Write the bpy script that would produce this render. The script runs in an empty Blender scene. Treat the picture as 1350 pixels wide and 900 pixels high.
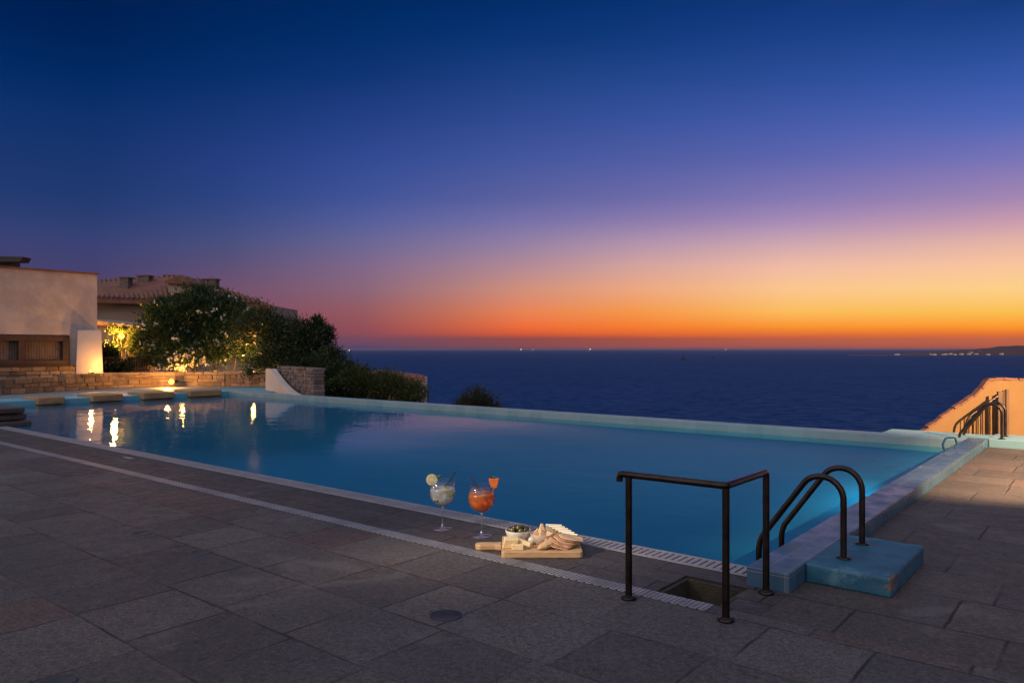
import bpy, math, random
import numpy as np
from mathutils import Vector, Matrix
random.seed(7); RNG = np.random.default_rng(11)
PI = math.pi
scene = bpy.context.scene
COL = scene.collection

# ------------------------------------------------------------------ place geometry
# World x runs along the long side of the pool (towards the right of the view), y across it, z up.
F, H, HY, CX = 983.0, 1.5, 460.0, 675.0
TH = math.atan(802 / 983.0); CT, ST = math.cos(TH), math.sin(TH)
CAM = (1.9586, -4.8937)

def cw(X, Y, z=0.0):                       # viewer-relative metres -> world
    return Vector((CAM[0] + X * CT - Y * ST, CAM[1] + X * ST + Y * CT, z))
def at(x, y, z=0.0):                       # measured picture point on a level z
    Y = F * (H - z) / (y - HY)
    return cw(Y * (x - CX) / F, Y, z)
def dep(x, y, Y):                          # measured picture point at a distance Y
    return cw(Y * (x - CX) / F, Y, H - (y - HY) / F * Y)
def lin(c):
    return tuple(((v / 255.) / 12.92 if v / 255. <= .04045 else ((v / 255. + .055) / 1.055) ** 2.4) for v in c)

# ------------------------------------------------------------------ object helpers
def tag(o, label=None, cat=None, group=None, kind=None):
    if label: o['label'] = label
    if cat: o['category'] = cat
    if group: o['group'] = group
    if kind: o['kind'] = kind
    return o
def thing(name, loc, label, cat, group=None, rotz=0.0):
    o = bpy.data.objects.new(name, None); COL.objects.link(o)
    o.empty_display_size = .1
    o.location = loc; o.rotation_euler = (0, 0, rotz)
    return tag(o, label, cat, group)

class MB:
    def __init__(s): s.v = []; s.f = []; s.sm = []
    def add(s, vs, fs, smooth=False):
        n = len(s.v); s.v += [tuple(v) for v in vs]
        s.f += [tuple(i + n for i in f) for f in fs]; s.sm += [smooth] * len(fs); return s
    def box(s, lo, hi):
        x0, y0, z0 = lo; x1, y1, z1 = hi
        return s.add([(x0,y0,z0),(x1,y0,z0),(x1,y1,z0),(x0,y1,z0),(x0,y0,z1),(x1,y0,z1),(x1,y1,z1),(x0,y1,z1)],
              [(0,3,2,1),(4,5,6,7),(0,1,5,4),(1,2,6,5),(2,3,7,6),(3,0,4,7)])
    def obox(s, M, sx, sy, sz):             # oriented box, M: Matrix 4x4, full sizes, centred
        vs = [M @ Vector((a*sx/2, b*sy/2, c*sz/2)) for c in (-1,1) for a, b in ((-1,-1),(1,-1),(1,1),(-1,1))]
        return s.add(vs, [(0,3,2,1),(4,5,6,7),(0,1,5,4),(1,2,6,5),(2,3,7,6),(3,0,4,7)])
    def tube(s, path, r, seg=14, closed=False, caps=True):
        P = [Vector(p) for p in path]; n = len(P)
        rs = r if isinstance(r, (list, tuple)) else [r] * n
        up = None; rings = []
        for i, p in enumerate(P):
            if closed: t = P[(i+1) % n] - P[i-1]
            else: t = P[min(i+1, n-1)] - P[max(i-1, 0)]
            t.normalize()
            if up is None:
                up = t.orthogonal().normalized()
            up = (up - t * up.dot(t))
            up = up.normalized() if up.length > 1e-6 else t.orthogonal().normalized()
            b = t.cross(up)
            rings.append([p + (up * math.cos(a) + b * math.sin(a)) * rs[i] for a in [2*PI*k/seg for k in range(seg)]])
        vs = [v for R in rings for v in R]; fs = []
        for i in range(n if closed else n - 1):
            j = (i + 1) % n
            for k in range(seg):
                k2 = (k + 1) % seg
                fs.append((i*seg+k, i*seg+k2, j*seg+k2, j*seg+k))
        s.add(vs, fs, True)
        if caps and not closed:
            s.add(rings[0][::-1], [tuple(range(seg))]); s.add(rings[-1], [tuple(range(seg))])
        return s
    def lathe(s, prof, c=(0,0,0), seg=40, smooth=True):
        vs = []; fs = []; idx = []
        for r, z in prof:
            if r < 1e-6:
                idx.append([len(vs)]); vs.append((c[0], c[1], c[2] + z))
            else:
                idx.append([len(vs) + k for k in range(seg)])
                vs += [(c[0] + r*math.cos(2*PI*k/seg), c[1] + r*math.sin(2*PI*k/seg), c[2] + z) for k in range(seg)]
        for a, b in zip(idx[:-1], idx[1:]):
            for k in range(seg):
                k2 = (k+1) % seg
                if len(a) == 1 and len(b) == 1: continue
                if len(a) == 1: fs.append((a[0], b[k2], b[k]))
                elif len(b) == 1: fs.append((a[k], a[k2], b[0]))
                else: fs.append((a[k], a[k2], b[k2], b[k]))
        return s.add(vs, fs, smooth)
    def prism(s, poly, off):                # poly: list of 3-D points, extruded by the vector off
        P = [Vector(p) for p in poly]; n = len(P); o = Vector(off)
        fs = [tuple(range(n))[::-1], tuple(range(n, 2*n))]
        fs += [(i, (i+1) % n, n + (i+1) % n, n + i) for i in range(n)]
        return s.add(P + [p + o for p in P], fs)
    def build(s, name, mat, parent=None, bevel=0, subd=0, local=False, fix=True):
        if parent is not None and not local:
            M = Matrix.Translation(parent.location) @ parent.rotation_euler.to_matrix().to_4x4()
            q = parent
            while q.parent is not None:
                q = q.parent
                M = Matrix.Translation(q.location) @ q.rotation_euler.to_matrix().to_4x4() @ M
            Mi = M.inverted(); vs = [tuple(Mi @ Vector(v)) for v in s.v]
        else: vs = s.v
        me = bpy.data.meshes.new(name); me.from_pydata(vs, [], s.f)
        me.polygons.foreach_set('use_smooth', s.sm)
        if fix:
            import bmesh
            bm = bmesh.new(); bm.from_mesh(me); bmesh.ops.recalc_face_normals(bm, faces=bm.faces); bm.to_mesh(me); bm.free()
        me.materials.append(mat); me.update()
        o = bpy.data.objects.new(name, me); COL.objects.link(o)
        if parent is not None: o.parent = parent
        if bevel:
            m = o.modifiers.new('bev', 'BEVEL'); m.width = bevel; m.segments = 2; m.limit_method = 'ANGLE'; m.angle_limit = .6
        if subd:
            m = o.modifiers.new('sub', 'SUBSURF'); m.levels = subd; m.render_levels = subd
        return o

def copy_tree(o, parent=None):
    c = o.copy(); COL.objects.link(c)
    if parent is not None: c.parent = parent; c.matrix_parent_inverse = o.matrix_parent_inverse
    for ch in list(o.children): copy_tree(ch, c)
    return c

# ------------------------------------------------------------------ material helpers
class NT:
    def __init__(s, tree): s.t = tree; s.n = tree.nodes; s.l = tree.links
    def new(s, typ, **kw):
        n = s.n.new(typ)
        for k, v in kw.items(): setattr(n, k, v)
        return n
    def put(s, sock, v):
        if isinstance(v, bpy.types.NodeSocket): s.l.new(v, sock)
        elif v is not None:
            if isinstance(v, (tuple, list)) and len(v) == 3 and sock.type == 'RGBA': v = (*v, 1)
            sock.default_value = v
    def math(s, op, a, b=None, c=None, clamp=False):
        n = s.new('ShaderNodeMath', operation=op, use_clamp=clamp)
        s.put(n.inputs[0], a)
        if b is not None: s.put(n.inputs[1], b)
        if c is not None: s.put(n.inputs[2], c)
        return n.outputs[0]
    def mix(s, f, a, b, mode='MIX'):
        n = s.new('ShaderNodeMix', data_type='RGBA', blend_type=mode)
        s.put(n.inputs[0], f); s.put(n.inputs[6], a); s.put(n.inputs[7], b); return n.outputs[2]
    def rng(s, v, a, b, c=0., d=1., smooth=True):
        n = s.new('ShaderNodeMapRange', interpolation_type='SMOOTHSTEP' if smooth else 'LINEAR')
        s.put(n.inputs[0], v)
        for i, q in enumerate((a, b, c, d)): n.inputs[i+1].default_value = q
        return n.outputs[0]
    def noise(s, vec, scale, detail=3., rough=.55, dist=0.):
        n = s.new('ShaderNodeTexNoise'); s.put(n.inputs['Vector'], vec)
        n.inputs['Scale'].default_value = scale; n.inputs['Detail'].default_value = detail
        n.inputs['Roughness'].default_value = rough; n.inputs['Distortion'].default_value = dist
        return n.outputs['Fac']
    def white(s, vec):
        n = s.new('ShaderNodeTexWhiteNoise', noise_dimensions='3D'); s.put(n.inputs['Vector'], vec); return n.outputs['Value']
    def comb(s, x=0., y=0., z=0.):
        n = s.new('ShaderNodeCombineXYZ')
        for i, v in enumerate((x, y, z)): s.put(n.inputs[i], v)
        return n.outputs[0]
    def sep(s, v):
        n = s.new('ShaderNodeSeparateXYZ'); s.put(n.inputs[0], v); return n.outputs
    def scale(s, v, xyz):
        n = s.new('ShaderNodeVectorMath', operation='MULTIPLY'); s.put(n.inputs[0], v); n.inputs[1].default_value = xyz; return n.outputs[0]
    def pos(s): return s.new('ShaderNodeNewGeometry').outputs['Position']
    def obj(s): return s.new('ShaderNodeTexCoord').outputs['Object']
    def island(s): return s.new('ShaderNodeNewGeometry').outputs['Random Per Island']
    def ramp(s, f, stops, interp='LINEAR'):
        n = s.new('ShaderNodeValToRGB'); r = n.color_ramp; r.interpolation = interp
        while len(r.elements) > 1: r.elements.remove(r.elements[-1])
        r.elements[0].position = stops[0][0]; r.elements[0].color = (*stops[0][1], 1)
        for p, c in stops[1:]:
            e = r.elements.new(p); e.color = (*c, 1)
        s.put(n.inputs[0], f); return n.outputs[0]
    def bump(s, h, strength=.3, dist=.01, normal=None):
        n = s.new('ShaderNodeBump'); s.put(n.inputs['Height'], h)
        n.inputs['Strength'].default_value = strength; n.inputs['Distance'].default_value = dist
        if normal is not None: s.put(n.inputs['Normal'], normal)
        return n.outputs[0]

def new_mat(name):
    m = bpy.data.materials.new(name); m.use_nodes = True
    t = NT(m.node_tree); t.n.clear()
    out = t.new('ShaderNodeOutputMaterial')
    return m, t, out
def principled(t, out, **kw):
    p = t.new('ShaderNodeBsdfPrincipled')
    for k, v in kw.items(): t.put(p.inputs[k.replace('_', ' ')], v)
    t.l.new(p.outputs[0], out.inputs['Surface']); return p

def pm(name, a, b=None, scale=8., rough=.6, bump=.15, bdist=.004, metal=0., fine=None, rvar=.1, trans=0., sss=0., per_island=False, coat=0.):
    m, t, out = new_mat(name)
    o = t.obj(); b = b or tuple(min(1, v * 1.35) for v in a)
    n1 = t.noise(o, scale, 4.)
    n2 = t.noise(o, fine or scale * 9, 3.)
    f = t.math('ADD', t.math('MULTIPLY', t.rng(n1, .3, .7), .75), t.math('MULTIPLY', n2, .25))
    c = t.mix(f, a, b)
    if per_island:
        r = t.island(); c = t.mix(t.math('MULTIPLY', r, .85), c, t.mix(1., c, (.38, .34, .32), 'MULTIPLY'))
    ro = t.math('ADD', rough - rvar/2, t.math('MULTIPLY', n1, rvar))
    kw = dict(Base_Color=c, Roughness=ro, Metallic=metal)
    if bump: kw['Normal'] = t.bump(t.math('ADD', n2, t.math('MULTIPLY', n1, .6)), bump, bdist)
    p = principled(t, out, **kw)
    if trans: p.inputs['Transmission Weight'].default_value = trans
    if sss:
        p.inputs['Subsurface Weight'].default_value = sss
        p.inputs['Subsurface Radius'].default_value = (.02, .012, .008)
    if coat: p.inputs['Coat Weight'].default_value = coat
    return m

def emit_mat(name, col, strength):
    m, t, out = new_mat(name)
    e = t.new('ShaderNodeEmission'); e.inputs[0].default_value = (*col, 1); e.inputs[1].default_value = strength
    t.l.new(e.outputs[0], out.inputs[0]); return m

def paving_mat(name, row, w, y0, ca, cb, cred, redp, joint=(.012, .011, .012), rough=.72, jw=.0058, stains=.6):
    m, t, out = new_mat(name)
    P = t.pos(); x, y, z = t.sep(P)
    wob = t.noise(P, 2.2, 2.)
    wob2 = t.noise(P, 9., 3.)
    y2 = t.math('ADD', y, t.math('ADD', t.math('MULTIPLY', t.math('SUBTRACT', wob, .5), .02), t.math('MULTIPLY', t.math('SUBTRACT', wob2, .5), .012)))
    v = t.math('DIVIDE', t.math('SUBTRACT', y2, y0), row); r = t.math('FLOOR', v); fv = t.math('FRACT', v)
    x2 = t.math('ADD', t.math('ADD', x, 200.), t.math('MULTIPLY', t.math('SUBTRACT', wob2, .5), .016))
    xo = t.math('ADD', x2, t.math('MULTIPLY', t.white(t.comb(r, 3.1, .7)), 5.))
    u = t.math('DIVIDE', xo, w); i = t.math('FLOOR', u); f = t.math('FRACT', u)
    j = t.math('ADD', .25, t.math('MULTIPLY', t.white(t.comb(i, r, 1.3)), .5))
    idx = t.math('ADD', i, t.math('GREATER_THAN', f, j))
    dj = t.math('MULTIPLY', t.math('ABSOLUTE', t.math('SUBTRACT', f, j)), w)
    dv = t.math('MULTIPLY', t.math('MINIMUM', fv, t.math('SUBTRACT', 1., fv)), row)
    d = t.math('MINIMUM', dj, dv)
    fade = t.rng(t.noise(P, 1.1, 4., .6), .38, .60, .22, 1.)
    jm = t.math('MULTIPLY', t.rng(d, jw * .5, jw * 1.8, 1., 0.), fade)
    ra = t.white(t.comb(idx, r, 5.5)); rb = t.white(t.comb(idx, r, 9.2))
    base = t.mix(ra, ca, cb)
    base = t.mix(t.math('MULTIPLY', t.math('GREATER_THAN', rb, 1. - redp), .7), base, cred)
    # worn rusty patches with their own outline
    patch = t.rng(t.noise(P, 1.7, 5., .62, .6), .60, .70)
    base = t.mix(t.math('MULTIPLY', patch, .55), base, cred)
    big = t.noise(P, .75, 5., .6); mid = t.noise(P, 7., 6., .65, .3); grain = t.noise(P, 190., 3., .7); g2 = t.noise(P, 75., 4., .7)
    base = t.mix(t.rng(big, .3, .7, 0., stains), base, (.5, .5, .52), 'MULTIPLY')
    base = t.mix(t.rng(mid, .56, .74, 0., .55), base, (.42, .43, .5), 'MULTIPLY')
    base = t.mix(t.rng(mid, .45, .25, 0., .35), base, (1.35, 1.3, 1.3), 'MULTIPLY')
    gr = t.math('ADD', t.math('MULTIPLY', grain, .6), t.math('MULTIPLY', g2, .4))
    g3 = t.noise(P, 34., 5., .75, .2)
    base = t.mix(1., base, t.mix(t.rng(gr, .34, .66), (.30, .30, .32), (1.8, 1.76, 1.74)), 'MULTIPLY')
    base = t.mix(1., base, t.mix(t.rng(g3, .34, .66), (.62, .62, .64), (1.36, 1.35, 1.34)), 'MULTIPLY')
    smear = t.rng(t.noise(t.scale(P, (1., 1.6, 1.)), 2.7, 7., .72, 1.1), .60, .72)
    base = t.mix(t.math('MULTIPLY', smear, .55), base, (.014, .014, .019))
    pale = t.rng(t.noise(P, 1.35, 6., .66, .8), .57, .68)
    base = t.mix(t.math('MULTIPLY', pale, .38), base, (.13, .115, .11))
    base = t.mix(jm, base, joint)
    hgt = t.math('SUBTRACT', t.math('ADD', t.math('MULTIPLY', gr, .5), t.math('ADD', t.math('MULTIPLY', mid, .9), t.math('MULTIPLY', ra, .5))), t.math('MULTIPLY', jm, 1.5))
    ro = t.rng(mid, .3, .7, rough - .12, rough + .12)
    principled(t, out, Base_Color=base, Roughness=ro, Specular_IOR_Level=.35, Normal=t.bump(hgt, .8, .008))
    return m

def tile_mat(name, col, col2, grout, px_, py_, pz_, rough=.3, gw=.004, dirt=.3):
    """glazed tiles on an axis-aligned block, joint pitch in metres along each axis (0: none)"""
    m, t, out = new_mat(name)
    P = t.pos(); X = t.sep(P); N = t.sep(t.new('ShaderNodeNewGeometry').outputs['True Normal'])
    masks = []; ids = []
    for k, p in enumerate((px_, py_, pz_)):
        if not p: ids.append(0.); continue
        q = t.math('DIVIDE', t.math('ADD', X[k], 100.003), p); fr = t.math('FRACT', q)
        dd = t.math('MULTIPLY', t.math('MINIMUM', fr, t.math('SUBTRACT', 1., fr)), p)
        mk = t.math('MULTIPLY', t.rng(dd, gw*.5, gw*1.2, 1., 0.), t.math('LESS_THAN', t.math('ABSOLUTE', N[k]), .5))
        masks.append(mk); ids.append(t.math('FLOOR', q))
    g = masks[0]
    for mk in masks[1:]: g = t.math('MAXIMUM', g, mk)
    rnd = t.white(t.comb(*ids))
    c = t.mix(rnd, col, col2)
    big = t.noise(P, 3., 5., .65); fine = t.noise(P, 40., 4., .6)
    c = t.mix(t.rng(big, .42, .75, 0., dirt), c, (.55, .5, .45), 'MULTIPLY')
    c = t.mix(t.rng(fine, .55, .8, 0., .3), c, (.6, .6, .6), 'MULTIPLY')
    c = t.mix(g, c, grout)
    h = t.math('SUBTRACT', t.math('ADD', t.math('MULTIPLY', fine, .2), t.math('MULTIPLY', rnd, .25)), g)
    principled(t, out, Base_Color=c, Roughness=t.rng(big, .3, .7, rough-.1, rough+.2), Normal=t.bump(h, .4, .003))
    return m

def leaf_mat(name, dark, light, trans=.35):
    m, t, out = new_mat(name)
    r = t.island()
    c = t.mix(r, dark, light)
    p = t.new('ShaderNodeBsdfPrincipled'); t.put(p.inputs['Base Color'], c); p.inputs['Roughness'].default_value = .5
    p.inputs['Specular IOR Level'].default_value = .3
    tr = t.new('ShaderNodeBsdfTranslucent'); t.put(tr.inputs[0], t.mix(1., c, (1.2, 1.25, .6), 'MULTIPLY'))
    mx = t.new('ShaderNodeMixShader'); mx.inputs[0].default_value = trans
    t.l.new(p.outputs[0], mx.inputs[1]); t.l.new(tr.outputs[0], mx.inputs[2]); t.l.new(mx.outputs[0], out.inputs[0])
    return m

M = {}
M['deck'] = paving_mat('deck_paving', .575, .62, -.885, (.053,.048,.050), (.088,.078,.074), (.088,.058,.050), .07)
M['strip'] = paving_mat('strip_paving', .215, .55, -.76, (.040,.036,.039), (.056,.050,.051), (.058,.045,.043), .12, stains=.5)
M['terrace'] = paving_mat('terrace_paving', .575, .78, -.885, (.060,.050,.046), (.078,.064,.057), (.088,.062,.052), .06)
M['plaster'] = pm('rough_white_plaster', (.33,.27,.24), (.47,.40,.36), 1.6, .85, .5, .03, fine=9.)
M['plaster_warm'] = pm('cream_plaster', (.26,.20,.15), (.33,.26,.2), 1.2, .85, .3, .015, fine=14.)
M['plaster_fin'] = pm('smooth_plaster', (.42,.36,.32), (.50,.43,.38), 1.5, .8, .25, .01, fine=18.)
M['ochre'] = pm('ochre_plaster', (.155,.082,.027), (.20,.108,.040), 1.3, .85, .25, .012, fine=20.)
M['stone'] = pm('rubble_stone', (.20,.14,.09), (.34,.25,.16), 5., .85, .6, .02, per_island=True)
M['stone_grey'] = pm('grey_rubble_stone', (.12,.095,.09), (.24,.19,.17), 6., .85, .6, .02, per_island=True)
M['mortar'] = pm('lime_mortar', (.10,.08,.06), (.16,.13,.1), 10., .9, .4)
M['block'] = pm('sandstone_block', (.24,.15,.065), (.36,.23,.11), 3., .8, .5, .012, fine=30.)  # stone colour brightened and tinted orange to stand in for warm lamplight
M['darkstone'] = pm('dark_slate', (.035,.03,.028), (.07,.058,.05), 7., .7, .6, .01)
M['wood_dark'] = pm('dark_stained_wood', (.028,.012,.008), (.055,.025,.016), 6., .6, .3)
M['rust_wood'] = pm('weathered_brown_wood', (.075,.040,.022), (.12,.068,.038), 9., .7, .4)
M['reed'] = pm('woven_reed_screen', (.09,.065,.055), (.15,.11,.09), 6., .8, .3)
M['roof'] = pm('clay_roof_tile', (.115,.044,.026), (.20,.082,.048), 2., .8, .3, fine=22.)
M['roof_dark'] = pm('dark_roofing', (.012,.011,.013), (.02,.018,.02), 5., .7, .2)
M['bronze'] = pm('dark_bronze_steel', (.022,.017,.016), (.05,.037,.031), 14., .34, .08, .001, metal=.9, fine=90.)
M['steel'] = pm('worn_steel', (.20,.16,.14), (.34,.28,.24), 14., .25, .05, .001, metal=1.)
M['tile'] = tile_mat('pale_blue_tile', (.030,.082,.145), (.046,.106,.175), (.12,.14,.155), .13, .26, .13)
M['tile_far'] = tile_mat('pale_weathered_tile', (.16,.26,.285), (.20,.30,.315), (.25,.28,.28), .33, .26, 0., .4)
M['kerb_blue'] = pm('pale_blue_paint', (.11,.22,.27), (.155,.27,.305), 3., .55, .3, fine=24.)
M['cop_left'] = pm('turquoise_paint', (.10,.30,.38), (.15,.37,.44), 2., .5, .2, fine=24.)
M['cop_left_top'] = pm('pale_terrace_paint', (.12,.17,.19), (.18,.21,.21), 1.2, .6, .2, fine=20.)
M['pool'] = pm('pool_paint', (.0015,.104,.195), (.002,.118,.222), .5, .7, 0)
M['grate'] = pm('pale_overflow_grating', (.17,.165,.19), (.24,.235,.26), 5., .6, .1)
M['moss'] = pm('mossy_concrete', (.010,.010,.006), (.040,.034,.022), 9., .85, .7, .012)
M['gold_wood'] = None
M['soil'] = pm('garden_soil', (.05,.045,.025), (.10,.085,.05), 1.5, .95, .6, .05)
M['branch'] = pm('bark', (.05,.035,.025), (.09,.065,.045), 9., .9, .5)
M['leaf'] = leaf_mat('oleander_leaf', (.010,.028,.010), (.036,.070,.022))
M['leaf_dk'] = leaf_mat('dark_shrub_leaf', (.010,.024,.010), (.034,.052,.020))
M['leaf_ol'] = leaf_mat('olive_hedge_leaf', (.022,.034,.010), (.062,.075,.020))
M['leaf_dry'] = leaf_mat('dry_shrub_leaf', (.024,.026,.014), (.055,.052,.026))
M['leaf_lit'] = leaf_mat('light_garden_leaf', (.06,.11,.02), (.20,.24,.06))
M['petal'] = leaf_mat('white_petal', (.55,.52,.5), (.8,.78,.76), .3)
M['glow'] = emit_mat('warm_lamp_glow', (1., .44, .09), 3.2)
M['glow_globe'] = emit_mat('warm_globe_glow', (1., .55, .16), 14.)
M['black'] = pm('black_plastic', (.008,.008,.009), (.014,.014,.015), 20., .4, 0)
M['cover'] = pm('weathered_cover', (.016,.016,.019), (.040,.038,.040), 12., .6, .3)
M['white_lamp'] = emit_mat('ship_light', (1., .85, .75), 3.5)
M['far_glow'] = emit_mat('far_window_glow', (1., .62, .36), .62)

# ------------------------------------------------------------------ world: dusk sky
world = bpy.data.worlds.new('World'); scene.world = world; world.use_nodes = True
t = NT(world.node_tree); t.n.clear()
wo = t.new('ShaderNodeOutputWorld'); bg = t.new('ShaderNodeBackground'); t.l.new(bg.outputs[0], wo.inputs[0])
gen = t.new('ShaderNodeTexCoord').outputs['Generated']
nrm = t.new('ShaderNodeVectorMath', operation='NORMALIZE'); t.l.new(gen, nrm.inputs[0])
dx, dy, dz = t.sep(nrm.outputs[0])
hyp = t.math('SQRT', t.math('ADD', t.math('MULTIPLY', dx, dx), t.math('ADD', t.math('MULTIPLY', dy, dy), 1e-6)))
az = t.math('MULTIPLY', t.math('ARCCOSINE', t.math('DIVIDE', dy, hyp)), 180 / PI)      # degrees from the sunset
# faint ragged top of the bank of mist on the horizon
cl = t.noise(t.comb(t.math('MULTIPLY', az, .16), t.math('MULTIPLY', dz, 90.), 0.), 1.6, 4.)
band = t.rng(dz, .0, .05, 1., 0.)
dzz = t.math('ADD', dz, t.math('MULTIPLY', t.math('MULTIPLY', t.math('SUBTRACT', cl, .5), .004), band))
ef = t.math('SQRT', t.math('MAXIMUM', dzz, 0.))
def col_stops(xc, rows):
    out = []
    for y, c in rows:
        el = math.atan((HY - y) / math.hypot(F, xc - CX)); out.append((math.sqrt(max(0, math.sin(el))), lin(c)))
    return sorted(out)
ZEN = (.50, .55, .74)  # overhead sky raised above dusk level to supply ambient light
GY = [0, 52, 104, 157, 209, 261, 290, 320, 350, 380, 410, 430, 440, 446, 456, 459.6]
key = [   # measured sky colours down seven columns of the view
 (1325, [(20,52,112),(34,66,132),(50,80,152),(74,96,170),(116,112,178),(162,134,178),(198,154,174),(230,180,166),(249,197,157),(253,208,136),(251,192,82),(253,152,48),(228,114,50),(194,102,70),(176,92,72),(150,84,80)]),
 (1040, [(14,48,108),(26,58,122),(40,70,138),(64,85,158),(90,98,168),(132,120,178),(165,138,182),(205,166,176),(240,187,166),(252,198,142),(252,189,94),(250,149,50),(226,114,54),(188,94,68),(160,88,82),(130,76,88)]),
 (840, [(6,44,100),(16,52,112),(33,64,128),(53,77,148),(77,90,158),(108,106,168),(138,122,172),(178,147,172),(212,163,158),(236,168,128),(245,152,76),(246,126,50),(226,102,52),(166,82,68),(150,82,78),(118,72,88)]),
 (690, [(2,40,94),(10,48,105),(28,59,120),(46,71,138),(66,84,152),(92,98,160),(118,112,168),(148,128,164),(178,138,150),(208,144,124),(232,132,86),(238,110,58),(214,90,56),(144,76,74),(132,76,82),(104,70,92)]),
 (480, [(0,36,86),(3,42,95),(16,48,106),(34,60,126),(48,72,142),(66,84,152),(84,94,154),(106,102,148),(128,104,138),(138,102,122),(150,90,96),(146,80,88),(138,76,88),(118,74,92),(96,70,98),(74,66,106)]),
 (300, [(0,31,80),(1,37,88),(8,43,98),(22,52,110),(36,60,124),(46,68,130),(58,74,130),(74,80,126),(92,80,118),(112,80,108),(120,74,96),(116,70,92),(110,68,92),(98,66,94),(84,64,98),(72,62,100)]),
 (125, [(0,27,72),(0,31,80),(3,38,91),(14,46,102),(24,52,108),(34,58,112),(44,62,114),(58,66,116),(68,66,110),(78,66,106),(84,66,104),(84,66,102),(84,64,100),(82,62,98),(80,60,96),(78,60,96)]),
]
cols = []
for (xa, ca), (xb, cb) in zip(key[:-1], key[1:]):
    for q in (0., .5):   # halfway columns too
        xx = xa + (xb-xa)*q
        cols.append((xx, [tuple(u*(1-q)+v*q for u, v in zip(p0, p1)) for p0, p1 in zip(ca, cb)]))
cols.append(key[-1])
lift = [1.13,1.12,1.10,1.06,1.03] + [1.0]*11
cols = [(xx, [tuple(min(255., v*k) for v in c) for c, k in zip(c_, lift)]) for xx, c_ in cols]
cols = [(max(0., math.degrees(TH) - math.degrees(math.atan((xx-CX)/F))), xx, list(zip(GY, c_))) for xx, c_ in cols]
prev = None; pa = None
for a, xc, rows in cols:
    st = col_stops(xc, rows); top = st[-1]
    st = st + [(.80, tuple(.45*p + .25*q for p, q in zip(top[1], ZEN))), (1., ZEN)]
    c = t.ramp(ef, st)
    if prev is None: prev = c
    else: prev = t.mix(t.rng(az, pa, a, smooth=False), prev, c)
    pa = a
rear_fill = t.ramp(ef, [(0., (.45,.36,.44)), (.25, (1.05,.80,.78)), (.45, (1.45,1.12,1.05)), (.7, (1.10,1.02,1.08)), (.9, (.70,.72,.88)), (1., ZEN)])  # sky behind the camera brightened beyond real dusk as added fill
skyc = t.mix(t.rng(az, 84., 135.), prev, rear_fill)
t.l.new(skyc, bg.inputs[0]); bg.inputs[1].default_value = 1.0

# ------------------------------------------------------------------ camera and view
cam = bpy.data.cameras.new('camera'); camo = bpy.data.objects.new('camera', cam); COL.objects.link(camo)
cam.sensor_width = 36.; cam.lens = F / 1350 * 36; cam.shift_y = 10 / 1350.
cam.clip_start = .05; cam.clip_end = 200000.
camo.location = (CAM[0], CAM[1], H); camo.rotation_euler = (PI/2, 0, TH)
scene.camera = camo
vs = scene.view_settings; vs.view_transform = 'Standard'; vs.look = 'None'; vs.exposure = 0.; vs.gamma = 1.; vs.use_curve_mapping = False
scene.render.engine = 'CYCLES'
cy = scene.cycles; cy.use_denoising = True; cy.max_bounces = 12; cy.transparent_max_bounces = 16
cy.transmission_bounces = 10; cy.sample_clamp_indirect = 4.; cy.caustics_reflective = False; cy.caustics_refractive = False; cy.blur_glossy = .5

# ------------------------------------------------------------------ sea
SEA = -35.
m, t, out = new_mat('sea_water')
P = t.pos()
n1 = t.noise(t.scale(P, (.9, 1., 1.)), .11, 5., .65); n2 = t.noise(P, .6, 3., .6); n0 = t.noise(P, .012, 4., .55)
h = t.math('ADD', n1, t.math('MULTIPLY', n2, .35))
colr = t.mix(t.rng(n0, .3, .7), (.004,.030,.110), (.006,.038,.132))
nb = t.bump(h, 1., 5.)
fr = t.new('ShaderNodeFresnel'); fr.inputs[0].default_value = 1.33; t.l.new(nb, fr.inputs['Normal'])
df = t.new('ShaderNodeBsdfDiffuse'); t.put(df.inputs[0], colr)
gl = t.new('ShaderNodeBsdfGlossy'); gl.inputs['Roughness'].default_value = .34; gl.inputs[0].default_value = (.70,.85,1,1); t.l.new(nb, gl.inputs['Normal'])
mx = t.new('ShaderNodeMixShader'); t.put(mx.inputs[0], t.math('MULTIPLY', fr.outputs[0], t.rng(n1, .3, .7, .04, .30)))
t.l.new(df.outputs[0], mx.inputs[1]); t.l.new(gl.outputs[0], mx.inputs[2]); t.l.new(mx.outputs[0], out.inputs[0])
M['sea'] = m
b = MB(); S = 60000.
b.add([(-S,-S,SEA),(S,-S,SEA),(S,S,SEA),(-S,S,SEA)], [(0,1,2,3)])
tag(b.build('sea', M['sea']), kind='structure')

# hillside below the terrace
b = MB(); xs = np.concatenate([np.linspace(-70,-10,61), np.linspace(-9,40,30)]); ys = np.concatenate([np.linspace(-30, 8.9, 14), np.linspace(9.2, 100, 100)])
def smooth(a, lo, hi):
    q = min(1, max(0, (a-lo)/(hi-lo))); return q*q*(3-2*q)
def ground_z(x, y):
    ye = 9.0 + 17 * smooth(-x, 28., 36)
    z = -.45 + .5 * smooth(-x, 21.5, 23.5)
    if y > ye: z -= .25 * min(y - ye, 3.) + .7 * max(0, y - ye - 3.)
    elif y > 8.9: z -= .03 * (y - 8.9)
    if x > -22.4 and y < 8.9: z = -2.6
    z = z*smooth(-x, 18., 24.) + (1-smooth(-x, 18., 24.))*(-1.2 - .36*max(0, y-8.9))
    return max(z, SEA - 3)
vsq = [(x, y, ground_z(x, y) + (.15 * math.sin(x*1.3) * math.sin(y*.9) if y > 12 else 0)) for y in ys for x in xs]
nx = len(xs)
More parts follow.
